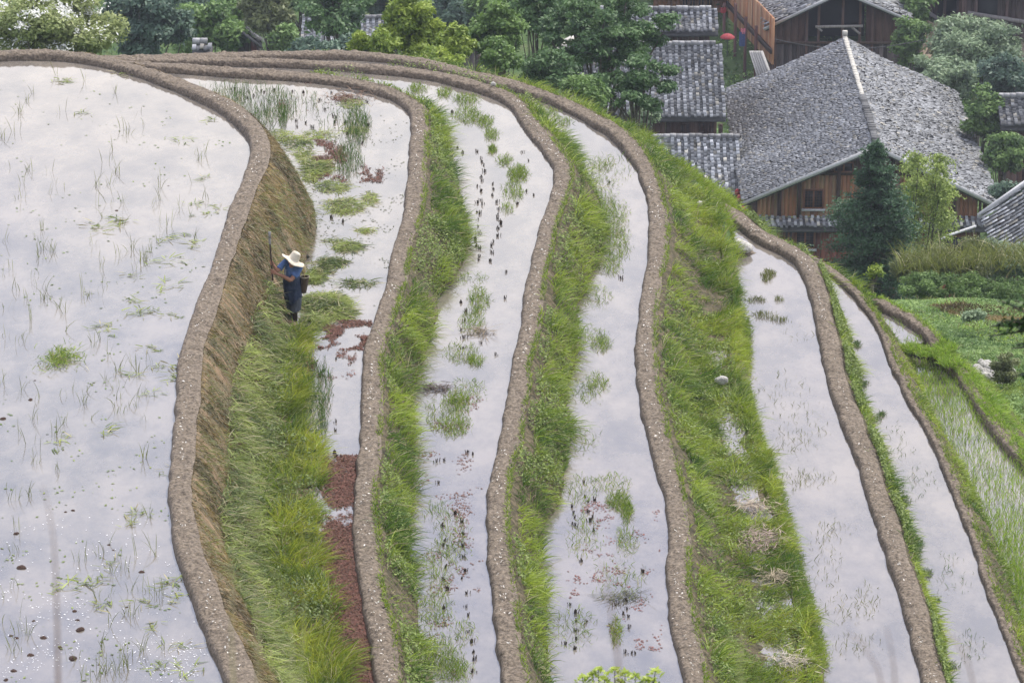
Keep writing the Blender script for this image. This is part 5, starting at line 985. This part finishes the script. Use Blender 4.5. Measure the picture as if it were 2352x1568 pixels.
# conifer before the big house
def conifer(label, px, ptop, pbot, prof, Y, seed=3):
    rs = np.random.RandomState(seed); t = onY(px, ptop, Y); b = onY(px, pbot, Y); s = pxm(Y, t[2]); g = hz(t[0], Y); r = tag(empty('conifer', (t[0], Y, g)), label, 'tree'); Hh_ = t[2] - b[2]
    mb = MB(); mb.tube([(t[0], Y, g - .2), (t[0] + .05, Y, (g + t[2]) / 2), t], [.2, .12, .03], 8); P = []; kk = []
    z = t[2]
    while z > g + 1.0:
        f = (t[2] - z) / Hh_; rad = np.interp(f, *zip(*prof)) / s
        for q in range(9):
            a = rs.rand() * 6.28; ln = rad * (.65 + .5 * rs.rand()); e = np.array([math.cos(a) * ln, math.sin(a) * ln, -.18 * ln + .12 * rs.randn()]); o_ = np.array([t[0], Y, z])
            if ln > .35: mb.tube([o_, o_ + e * .55 + (0, 0, -.03), o_ + e], [.025, .015, .006], 5)
            m = int(50 + 90 * ln); u = rs.rand(m) ** .7; sp = .05 + .10 * ln * u; p_ = o_ + e * u[:, None] + rs.randn(m, 3) * np.stack([sp, sp, sp * .45], 1); p_[:, 2] += .1 * u * u * ln
            P.append(p_); kk.append(np.full(m, rs.rand()) * .5 + .5 * u)
        z -= .15
    P = np.concatenate(P); kk = np.concatenate(kk); n = len(P); lo, hi = [np.array(x) for x in PAL['conifer']]; tt = np.clip(kk * .7 + .3 * rs.rand(n), 0, 1)[:, None]
    crown_mesh([leafcards(P, rs.randn(n, 3) * .6 + (0, 0, .8), .045 + .035 * rs.rand(n), lo * (1 - tt) + hi * tt)], 'crown', r); mb.build('trunk', M['bark'], r, True); return r
conifer('dark bluish conifer with a narrow top in front of the big timber house', 2012, 338, 640, [(0, 12), (.1, 36), (.24, 44), (.30, 50), (.42, 88), (.6, 98), (.8, 102), (1, 96), (3, 88)], 126.)
# bamboo
rs = np.random.RandomState(8); c = onY(2105, 470, 133); g = hz(c[0], 133); r_ = tag(empty('bamboo', (c[0], 133, g)), 'feathery yellow green bamboo clump right of the conifer', 'bamboo'); mb = MB(); P = []
for k in range(17):
    bx_, by_ = c[0] + rs.randn() * .35, 133 + rs.randn() * .4; tp = onY(2085 + rs.rand() * 90, 350 + rs.rand() * 150, 133 + rs.randn()); q = np.array([[bx_, by_, g - .1], [bx_ * .7 + tp[0] * .3, by_, (g + tp[2]) / 2], [tp[0] * .8 + bx_ * .2, tp[1], tp[2] - .5], tp])
    mb.tube(q, [.03, .028, .016, .005], 6)
    for _ in range(46):
        u = 1 - rs.rand() ** 1.3 * .75; i_ = min(2, int(u * 3)); f = u * 3 - i_; o_ = q[i_] * (1 - f) + q[i_ + 1] * f; m = 22; a = rs.rand() * 6.28; ln = .25 + .45 * rs.rand(); w_ = rs.rand(m); P.append(o_ + np.stack([np.cos(a) * ln * w_, np.sin(a) * ln * w_, -.2 * w_ * w_], 1) + rs.randn(m, 3) * .06)
P = np.concatenate(P); n = len(P); lo, hi = [np.array(x) for x in PAL['bamboo']]; t = rs.rand(n, 1)
crown_mesh([leafcards(P, rs.randn(n, 3) * .7 + (0, 0, .6), .04 + .04 * rs.rand(n), lo * (1 - t) + hi * t)], 'foliage', r_); mb.build('culms', M['bark'], r_, True)
# fresh sapling behind the thin bank
tree('sapling', 'fresh bright green sapling growing behind the mud bank below the conifer', 'sapling', 2008, 620, 20, 26, 96., 'yellow', 420, leaf=.06, nk=9, clump=.35, base=1.2)
tree('cabbage_patch', 'bluish leafy plants at the right on the green slope', 'plants', 2235, 722, 28, 9, 96.5, 'silver', 900, leaf=.06, nk=12, clump=.4, limbs=False, trunk=False)
tree('shrub', 'brown green scrub growing beside the stone heap', 'shrub', 2310, 850, 36, 50, 86.2, 'olive', 5200, leaf=.035, nk=40, clump=.22, limbs=False, trunk=False)

# undergrowth between the trees, far and near
def under(name, n, x0, x1, Ya, Yb, leaf, pal, hgt, seed):
    rs = np.random.RandomState(seed); a = x0 + (x1 - x0) * rs.rand(n); Yv = Ya + (Yb - Ya) * rs.rand(n); s = FP / (Yv * CP + 56 * SP); X = (a - CX) / s
    z = hill(X[:, None], Yv[:, None])[:, 0]; lump = fbm(X * .45, Yv * .45, seed=seed, o=3); P = np.stack([X, Yv, z + hgt * np.clip(lump * 1.8 - .5, 0, 1) * (.55 + .45 * rs.rand(n))], 1); lo, hi = [np.array(x) for x in PAL[pal]]
    t = np.clip(fbm(X * .8, Yv * .8, seed=seed + 3) * 1.5 - .3 + .25 * rs.randn(n), 0, 1)[:, None]; V, F, C = leafcards(P, rs.randn(n, 3) * .6 + (0, -.3, .8), leaf * (.6 + .7 * rs.rand(n)), lo * (1 - t) + hi * t)
    return tag(mesh(name, V, [F], M['leaf'], None, C), kind='stuff')
under('undergrowth', 110000, -300, 2700, 150, 236, .13, 'green', 1.3, 61); under('undergrowth', 50000, -300, 2700, 112, 165, .10, 'green', 1.3, 62)

PAL['cover'] = ((.07, .14, .03), (.28, .40, .12)); under('ground_cover', 90000, 1940, 2460, 80, 107, .05, 'cover', .16, 63)
Q, r = ell(1668, 548, 13, 34, Z5 + .25, 1500); m = len(Q); D = np.stack([RS.randn(m) * .4 + .2, RS.randn(m) * .4, np.ones(m)], 1); tag(blades('grass', Q, D, .12 + .25 * RS.rand(m), np.full(m, .014), gcol(m, 'live'), M['grass'], .4), kind='stuff')
for (a_, b_) in ((2160, 815), (2095, 803), (2128, 812), (2180, 835), (2172, 800)):
    Q, r = ell(a_, b_, 22, 9, ZP + .02, 700); m = len(Q); D = np.stack([RS.randn(m) * .4, RS.randn(m) * .4, np.ones(m)], 1); tag(blades('grass', Q, D, .08 + .16 * RS.rand(m), np.full(m, .016), gcol(m, 'bright'), M['grass'], .4), kind='stuff')
# ------------------------------------------------------------------ close plants in front of the lens
def near_ground(x, y): return float(np.interp(y, [-12, 0, 50], [26.5, 24.6, .2]))
def stalk(pts, d, label, col):
    P = [onY(a, b, d) for a, b in pts]; b0 = P[-1].copy(); b0[2] = near_ground(b0[0], d) - .1; b0[0] += .05; P.append(b0); P = np.array(P)
    t = np.linspace(0, 1, 22); s_ = np.concatenate([[0], np.cumsum(np.linalg.norm(np.diff(P, axis=0), axis=1))]); s_ /= s_[-1]; Q = np.stack([np.interp(t ** 1.5, s_, P[:, k]) for k in range(3)], 1); rr = np.interp(t ** 1.5, [0, .15, .4, 1], [.0006, .0032, .002, .003])
    m_ = flat('dry_stalk', col, .8); o = MB().tube(Q, rr, 6).build('dry_grass', m_, None, True); return tag(o, label, 'grass stalk')
BR, TAN, PAL_ = (.22, .13, .08), (.42, .36, .2), (.36, .36, .16)
stalk([(98, 1118), (116, 1180), (126, 1260), (131, 1400), (133, 1568)], 5.2, 'blurred brown grass stem over the big left paddy, leftmost of the stems', BR)
stalk([(528, 1250), (534, 1310), (531, 1400), (533, 1500)], 5.6, 'blurred pale grass stem in front of the cut grass heap', TAN)
stalk([(584, 1340), (591, 1400), (592, 1500), (590, 1568)], 5.4, 'blurred pale stem between two others over the tall grass', TAN)
stalk([(618, 1300), (648, 1340), (668, 1420), (675, 1568)], 5.2, 'bent blurred olive stem over the tall yellow grass', PAL_)
stalk([(700, 1360), (698, 1440), (690, 1520)], 5.8, 'faint blurred stem right of the bent olive stem', PAL_)
stalk([(1382, 1290), (1396, 1350), (1408, 1430), (1420, 1500)], 4.6, 'faint reddish stem over the fourth paddy above the leafy sprig', BR)
stalk([(1768, 1320), (1735, 1360), (1712, 1420), (1700, 1500)], 5.2, 'blurred olive stem leaning over the grass strip', PAL_)
stalk([(1945, 1452), (1985, 1480), (2015, 1530), (2035, 1600)], 5.2, 'curved brown stem over the clear paddy, left of two', BR)
stalk([(2036, 1440), (2048, 1490), (2058, 1568)], 5.4, 'straight brown stem over the clear paddy, right of two', BR)
stalk([(2170, 1450), (2205, 1480), (2230, 1540), (2245, 1600)], 5.4, 'curved brown stem near the lower right over the second clear paddy', BR)
# leafy sprig at the bottom edge
rs = np.random.RandomState(4); Yq = 26.; c = onY(1415, 1590, Yq); g = near_ground(c[0], Yq); r_ = tag(empty('leafy_shrub', (c[0], Yq, g)), 'bright yellow green leafy shrub tips at the bottom edge', 'shrub'); mb = MB(); P = []; Nn_ = []
tips = [(1338, 1555), (1362, 1548), (1388, 1560), (1374, 1538), (1412, 1538), (1436, 1545), (1425, 1565), (1460, 1552), (1484, 1560), (1505, 1541), (1498, 1562), (1400, 1572), (1350, 1575), (1470, 1575), (1380, 1600), (1440, 1600)]
for (a, b) in tips:
    p = onY(a, b, Yq + rs.randn() * .08); mb.tube([(c[0], Yq, g), (c[0] * .6 + p[0] * .4, Yq, (g + p[2]) / 2), p], [.012, .008, .003], 5)
    for lv in range(3):
        for q in range(7): an = q * .9 + lv; P.append(p + np.array([math.cos(an) * .018 * (lv + 1), math.sin(an) * .018 * (lv + 1), -.02 * lv + .01])); Nn_.append((-math.cos(an) * .6, -math.sin(an) * .6, 1))
P = np.array(P); t = rs.rand(len(P), 1); crown_mesh([leafcards(P, np.array(Nn_) + rs.randn(len(P), 3) * .3, .022 + .014 * rs.rand(len(P)), np.array([.20, .28, .03]) * (1 - t) + np.array([.45, .52, .10]) * t)], 'foliage', r_, M['leaf']); mb.build('stems', M['bark'], r_, True)
# dark branch of a conifer entering at the right edge
rs = np.random.RandomState(6); Yq = 20.; tx = float(onY(2470, 700, Yq)[0]); g = near_ground(tx, Yq); r_ = tag(empty('conifer', (tx, Yq, g)), 'dark blurred conifer branch poking in at the right edge', 'tree'); mb = MB(); mb.tube([(tx, Yq, g - .2), (tx, Yq, g + 6)], [.09, .06], 8); P = []
for (a, b), (a2, b2) in (((2352 - 54, 690), (2470, 760)), ((2272, 772), (2470, 730)), ((2278, 748), (2400, 735)), ((2330, 690), (2470, 720)), ((2325, 800), (2470, 770)), ((2310, 735), (2470, 745)), ((2340, 860), (2470, 830))):
    p, q = onY(a, b, Yq + rs.randn() * .05), onY(a2, b2, Yq); mb.tube([q, (p + q) / 2 + (0, 0, -.015), p], [.012, .007, .003], 5); m = 130; u = rs.rand(m)[:, None] ** .8; P.append(p * (1 - u) + q * u + rs.randn(m, 3) * np.array([.012, .02, .010]))
P = np.concatenate(P); n = len(P); t = rs.rand(n, 1); crown_mesh([leafcards(P, rs.randn(n, 3) * .5 + (0, 0, 1), .014 + .012 * rs.rand(n), np.array([.012, .03, .008]) * (1 - t) + np.array([.05, .11, .02]) * t)], 'foliage', r_); mb.build('branches', M['bark'], r_, True)
#PART5
# ------------------------------------------------------------------ the farmer
FB = onz(672, 738, Z2); FB = np.array([FB[0], FB[1], -.04])
def fl(P): return np.array(P, float) + FB
def fuse(mb, name, mat_, parent, vox=.009, sm=6):
    V = np.concatenate(mb.V); me = bpy.data.meshes.new('tmp'); me.from_pydata([tuple(v) for v in V], [], [tuple(int(i) for i in f) for g_ in mb.F.values() for f in np.concatenate(g_)])
    o = bpy.data.objects.new('tmp', me); COL.objects.link(o)
    bm = bmesh.new(); bm.from_mesh(me); bmesh.ops.remove_doubles(bm, verts=bm.verts, dist=1e-5); bmesh.ops.recalc_face_normals(bm, faces=bm.faces); bm.to_mesh(me); bm.free()
    m1 = o.modifiers.new('r', 'REMESH'); m1.mode = 'VOXEL'; m1.voxel_size = vox; m2 = o.modifiers.new('s', 'SMOOTH'); m2.factor = .5; m2.iterations = sm
    dg = bpy.context.evaluated_depsgraph_get(); dg.update(); r = bpy.data.meshes.new_from_object(o.evaluated_get(dg)); bpy.data.objects.remove(o)
    r.materials.clear(); r.materials.append(mat_); r.name = name
    loc = np.zeros(3); q = parent
    while q is not None: loc += np.array(q.location); q = q.parent
    r.transform(Matrix.Translation(Vector(-loc))); r.polygons.foreach_set('use_smooth', np.ones(len(r.polygons), bool))
    ob = bpy.data.objects.new(name, r); COL.objects.link(ob); ob.parent = parent; return ob
def rings(cs, n=20):
    """cs: centre, half width x, half depth y, yaw"""
    out_ = []
    for (c, a, b, yaw) in cs:
        t = np.arange(n) * 2 * np.pi / n; x = np.cos(t) * a; y = np.sin(t) * b; out_.append(np.stack([c[0] + x * math.cos(yaw) - y * math.sin(yaw), c[1] + x * math.sin(yaw) + y * math.cos(yaw), np.full(n, c[2])], 1) + FB)
    return out_
M['skin'] = noise_mat('skin', [(.22, .10, .06), (.34, .17, .11)], 6, rough=.5, spec=.4)
M['shirt'] = noise_mat('blue_shirt', [(.05, .095, .22), (.10, .17, .34)], 9, rough=.85, bump=.4, bscale=16)
M['apron'] = noise_mat('dark_apron', [(.012, .020, .045), (.03, .045, .08)], 5, rough=.6, bump=.5, bscale=10)
M['skirt'] = noise_mat('grey_trousers', [(.035, .042, .055), (.10, .11, .13)], 5, (1, 1, .35), rough=.75, bump=.6, bscale=10)
M['boot'] = noise_mat('wet_boot', [(.015, .010, .009), (.045, .025, .02)], 8, rough=.35, spec=.5)
M['hatm'] = noise_mat('straw_hat', [(.56, .49, .37), (.78, .71, .58)], 8, (1, 1, 5), rough=.8, bump=.7, bscale=40)
M['hair'] = flat('black_hair', (.015, .013, .012), .6)
M['basket'] = noise_mat('bamboo_basket', [(.05, .035, .022), (.17, .12, .07)], 16, (1, 1, 4), rough=.8, bump=.8)
M['handle'] = flat('dark_handle', (.04, .022, .018), .5)
M['steel'] = flat('worn_steel', (.22, .21, .20), .45, metal=0)
man = tag(empty('person', FB), 'farmer in a straw hat and blue shirt standing in the paddy, swinging a hoe', 'person')
ShL, ShR = (-.125, -.09, 1.335), (.165, -.07, 1.215); ElL, ElR = (-.265, -.24, 1.20), (-.005, -.25, 1.005); WrL, WrR = (-.345, -.24, 1.335), (-.275, -.31, 1.165)
hp0, hp1 = np.array((-.365, -.30, 1.02)), np.array((-.41, -.22, 1.80)); hd = (hp1 - hp0) / np.linalg.norm(hp1 - hp0)
at_h = lambda z: hp0 + hd * (z - hp0[2]) / hd[2]
hR, hL = at_h(1.20), at_h(1.375)
body = MB()
body.loft(rings([((.02, .05, .62), .12, .10, 0), ((.015, .05, .75), .145, .11, 0), ((.01, .03, .90), .135, .105, 0), ((.015, -.01, 1.04), .14, .11, -.2), ((.02, -.05, 1.15), .155, .11, -.25), ((.02, -.08, 1.24), .13, .09, -.25), ((.02, -.10, 1.29), .07, .06, -.2)]))
body.tube([fl((.02, -.09, 1.25)), fl((.025, -.13, 1.30)), fl((.03, -.16, 1.35))], [.058, .052, .055], 12)
hc = np.array((.035, -.185, 1.375)) # head centre
def ellipsoid(mb, c, r, n=14, k=10):
    rr = []
    for i in range(1, k): a = math.pi * i / k; t = np.arange(n) * 2 * np.pi / n; rr.append(np.stack([c[0] + r[0] * math.sin(a) * np.cos(t), c[1] + r[1] * math.sin(a) * np.sin(t), np.full(n, c[2] - r[2] * math.cos(a))], 1) + FB)
    mb.loft(rr)
ellipsoid(body, hc, (.075, .092, .108)); ellipsoid(body, hc + (-.02, -.055, -.055), (.048, .042, .05))
body.tube([fl(hc + (-.028, -.085, .02)), fl(hc + (-.038, -.115, -.03))], [.010, .016], 8); ellipsoid(body, hc + (-.015, -.088, -.062), (.024, .012, .010))
for s_ in (-1, 1): ellipsoid(body, hc + (.076 * s_, .01, -.005), (.012, .02, .032))
body.tube([fl(ShL), fl((-.20, -.17, 1.265)), fl(ElL)], [.052, .044, .038], 12); body.tube([fl(ElL), fl((-.31, -.245, 1.27)), fl(WrL)], [.040, .036, .025], 12)
body.tube([fl(ShR), fl((.085, -.17, 1.10)), fl(ElR)], [.056, .050, .043], 12); body.tube([fl(ElR), fl((-.13, -.285, 1.09)), fl(WrR)], [.044, .040, .027], 12)
def hand(mb, wr, h, side):
    wr = np.array(wr); d = h - wr; d = d - hd * np.dot(d, hd); ld = np.linalg.norm(d); d /= ld; nrm = np.cross(hd, d)
    pc_ = h - d * .030; w2 = np.array([-.034, -.012, .011, .032])
    for k, o_ in enumerate(w2): mb.tube([fl(wr + hd * o_ * .35), fl(wr * .4 + pc_ * .6 + hd * o_ * .8), fl(pc_ + hd * o_ + nrm * .012 * side)], [.017, .017, .0135], 8)
    for k, o_ in enumerate(w2):
        L_ = (.9, 1.05, 1.0, .8)[k]; P = []
        for a in np.linspace(-2.6, 1.1 * L_, 7): P.append(fl(h + hd * (o_ + .002 * k) + (d * math.cos(a) + nrm * side * -math.sin(a)) * .026))
        mb.tube(P[::-1], [.0098, .0098, .0095, .009, .009, .0085, .0075], 8)
    P = [fl(pc_ - hd * .0 + hd * .03 * .9), fl(pc_ + hd * .052 + d * .012 + nrm * .016 * side), fl(h + hd * .055 + d * .012 + nrm * .026 * side), fl(h + hd * .045 + d * .03 + nrm * .015 * side)]; mb.tube(P, [.014, .012, .0105, .009], 8)
hand(body, WrR, hR, 1); hand(body, WrL, hL, -1)
for x_, y_, o_ in ((.03, .0, 0), (-.01, .10, 0)): body.tube([fl((x_ * 1.2, .04 + y_ * .3, .68)), fl((x_ + .015, y_ * .6, .38)), fl((x_ + .02, y_, .10)), fl((x_ + .015, y_, .0))], [.085, .06, .045, .04], 12); body.tube([fl((x_ + .015, y_ + .03, .015)), fl((x_ - .02, y_ - .12, -.005))], [.04, .03], 10)
fuse(body, 'body', M['skin'], man, .007, 4)
for s_ in (-1, 1):
    e_ = MB(); ellipsoid(e_, hc + (-.018 + .03 * s_, -.086, .018), (.010, .007, .006), 8, 6); e_.build('eye', M['hair'], man, True)
hr = MB(); ellipsoid(hr, hc + (.01, .02, .02), (.080, .090, .105)); hr.build('hair', M['hair'], man, True)
sh = MB(); sh.loft(rings([((.012, .03, .80), .158, .125, 0), ((.010, .03, .92), .152, .122, 0), ((.015, -.01, 1.04), .158, .128, -.2), ((.02, -.05, 1.15), .172, .128, -.25), ((.02, -.08, 1.235), .145, .105, -.25), ((.022, -.105, 1.30), .074, .066, -.2)]))
sh.tube([fl((-.03, -.06, 1.27)), fl(ShL), fl((-.205, -.165, 1.265)), fl((-.235, -.205, 1.235))], [.075, .074, .066, .068], 14); sh.tube([fl((.08, -.05, 1.22)), fl(ShR), fl((.095, -.155, 1.11)), fl((.055, -.195, 1.07))], [.08, .080, .074, .076], 14)
shirt = fuse(sh, 'shirt', M['shirt'], man, .010, 5)
MB().tube([fl((-.105, -.185, 1.22)), fl((-.108, -.19, 1.10))], .006, 6).build('strap', M['pale'], man)
# apron: sheet curving round the front, hem uneven, with folds
def wrap(name, zs, wa, wb, m_, yo, a0, a1, hem=0, fold=.012, cx_=.012, seed=2, off=0):
    na = 46; t = np.linspace(a0, a1, na); V = []; rs = np.random.RandomState(seed)
    for i, z in enumerate(zs):
        a_, b_, cx1, cy1 = np.interp(z, zs[::-1], wa[::-1]), np.interp(z, zs[::-1], wb[::-1]), np.interp(z, [.2, .9, 1.1], [.035, .0, .0]), np.interp(z, zs[::-1], yo[::-1])
        f = 1 + fold * (1 + 5 * i / len(zs)) * np.sin(t * 9 + i * .25 + seed) + .006 * np.sin(t * 23 + i * .7)
        zz = z + (hem * np.sin(t * 2.3 + .8) * (i / len(zs)) ** 3); V.append(np.stack([cx1 + (a_ + off) * f * np.cos(t), cy1 + (b_ + off) * f * np.sin(t), zz + 0 * t], 1) + FB)
    V = np.concatenate(V); o_ = mesh(name, V, [gridf(len(zs), na, False)], m_, man, None, True); md = o_.modifiers.new('t', 'SOLIDIFY'); md.thickness = .006; return o_
zs = list(np.linspace(.90, .26, 22)); wrap('trousers', zs, [.155] * 6 + list(np.linspace(.157, .165, 8)) + list(np.linspace(.162, .125, 8)), [.125] * 8 + list(np.linspace(.13, .115, 14)), M['skirt'], [.03] * 22, 0, 2 * np.pi, hem=.02, fold=.010)
zs = list(np.linspace(1.04, .50, 18)); wrap('apron', zs, list(np.linspace(.150, .168, 6)) + [.168] * 12, list(np.linspace(.125, .138, 6)) + [.14] * 12, M['apron'], [-.015] * 5 + [.0] * 5 + [.02] * 8, np.pi * 1.02, np.pi * 1.98, hem=.10, fold=.006, off=.008, seed=4)
for x_, y_ in ((.03, .0), (-.01, .10)): bt = MB(); bt.tube([fl((x_ + .012, y_ * .7, .34)), fl((x_ + .02, y_, .12)), fl((x_ + .018, y_, .02))], [.066, .056, .05], 14); bt.tube([fl((x_ + .018, y_ + .03, .03)), fl((x_ - .025, y_ - .13, .005))], [.05, .038], 12); fuse(bt, 'boot', M['boot'], man, .01, 3)
# hat: separate thing worn on the head
hatc = FB + np.array((.045, -.185, 1.415)); hat = tag(empty('straw_hat', hatc), 'wide brimmed pale straw hat tilted on the farmer\'s head', 'hat')
prof = [(.0, .185), (.045, .182), (.072, .172), (.083, .150), (.090, .105), (.098, .055), (.112, .022), (.150, .002), (.195, -.012), (.245, -.018)]
n = 44; V = []; t = np.arange(n) * 2 * np.pi / n
for r_h, z_h in prof:
    wv_ = (r_h / .245) ** 3 * (.022 * np.sin(2 * t + 1.0) + .010 * np.sin(5 * t)); V.append(np.stack([r_h * (1.0 + .03 * np.cos(2 * t)) * np.cos(t), r_h * np.sin(t), z_h + wv_], 1))
V = np.concatenate(V); RM = Matrix.Rotation(R(29), 3, 'Y') @ Matrix.Rotation(R(-6), 3, 'X'); V = V @ np.array(RM).T + hatc
o = mesh('hat_shell', V, [gridf(len(prof), n, True)], M['hatm'], hat, None, True); md = o.modifiers.new('t', 'SOLIDIFY'); md.thickness = .005
bd = []; 
for r_h in (.092,): bd = np.stack([r_h * np.cos(t), r_h * np.sin(t), np.full(n, .075)], 1) @ np.array(RM).T + hatc
MB().tube(np.vstack([bd, bd[:1]]), .006, 6).build('hat_band', flat('hat_band', (.45, .38, .27)), hat, True)
# hoe
hoe = tag(empty('hoe', FB + hp0), 'dark handled hoe gripped upright in both of the farmer\'s hands', 'hoe')
MB().tube([fl(hp0), fl(hp0 * .5 + hp1 * .5), fl(hp1)], [.0175, .0165, .016], 10).build('handle', M['handle'], hoe, True)
b_ = MB(); c_ = fl(hp1 + hd * .04); b_.tube([fl(hp1 - hd * .03), fl(hp1 + hd * .07)], .024, 10); V = []
for yy in (-.008, .008):
    for xx, z_ in ((-.03, .05), (.03, .05), (.05, .22), (-.05, .22)): V.append(c_ + (xx * .6, yy + z_ * .1, z_ - .04))
b_.add(V, [(0, 1, 2, 3), (7, 6, 5, 4), (0, 4, 5, 1), (1, 5, 6, 2), (2, 6, 7, 3), (3, 7, 4, 0)]); b_.build('hoe_blade', M['steel'], hoe)
# basket on the back
bc = np.array((.245, .05, .0)); bs = tag(empty('basket', FB + bc + (0, 0, .66)), 'brown woven bamboo basket hanging behind the farmer\'s hip', 'basket')
n = 28; t = np.arange(n) * 2 * np.pi / n; V = []; zb_ = np.linspace(.64, .985, 22)
for i, z in enumerate(zb_):
    r_ = np.interp(z, [.64, .75, .9, .985], [.055, .068, .086, .095]) * (1 + .02 * (-1) ** i * np.cos(t * 14)); V.append(np.stack([bc[0] + r_ * np.cos(t) + (z - .8) * .08, bc[1] + r_ * np.sin(t), np.full(n, z)], 1) + FB)
Vb = np.concatenate(V + [np.array([[bc[0], bc[1], .64]]) + FB]); o = mesh('basket_body', Vb, [gridf(22, n, True), np.array([((i + 1) % n, i, 22 * n) for i in range(n)])], M['basket'], bs, None, True); md = o.modifiers.new('t', 'SOLIDIFY'); md.thickness = .006
rm_ = V[-1]; MB().tube(np.vstack([rm_, rm_[:1]]), .008, 6).build('rim', flat('pale_rim', (.30, .26, .18)), bs, True)
MB().tube([fl((.255, .05, .98)), fl((.24, .03, 1.10)), fl((.17, -.03, 1.20))], .008, 6).build('carrying_strap', flat('yellow_strap', (.35, .27, .10)), bs)
cb = MB(); rr = [np.stack([.232 + r * np.cos(t[::2]), .10 + .6 * r * np.sin(t[::2]), np.full(14, z)], 1) + FB for z, r in ((1.03, .02), (1.05, .045), (1.12, .052), (1.18, .04), (1.2, .015))]; cb.loft(rr); tag(cb.build('cloth_bundle', flat('tan_cloth', (.42, .32, .14)), None, True), 'small tan bundle showing above the farmer\'s basket', 'bundle')
# ------------------------------------------------------------------ haze
hm = bpy.data.materials.new('haze'); hm.use_nodes = True; t = hm.node_tree; t.nodes.clear(); ho = t.nodes.new('ShaderNodeOutputMaterial'); hv = t.nodes.new('ShaderNodeVolumePrincipled'); hv.inputs['Color'].default_value = (.80, .87, 1, 1); hv.inputs['Density'].default_value = .00022; hv.inputs['Anisotropy'].default_value = .2
t.links.new(hv.outputs[0], ho.inputs['Volume'])
o = MB().box((-170, -30, -95), (170, 445, 42)).build('haze', hm); tag(o, kind='stuff')
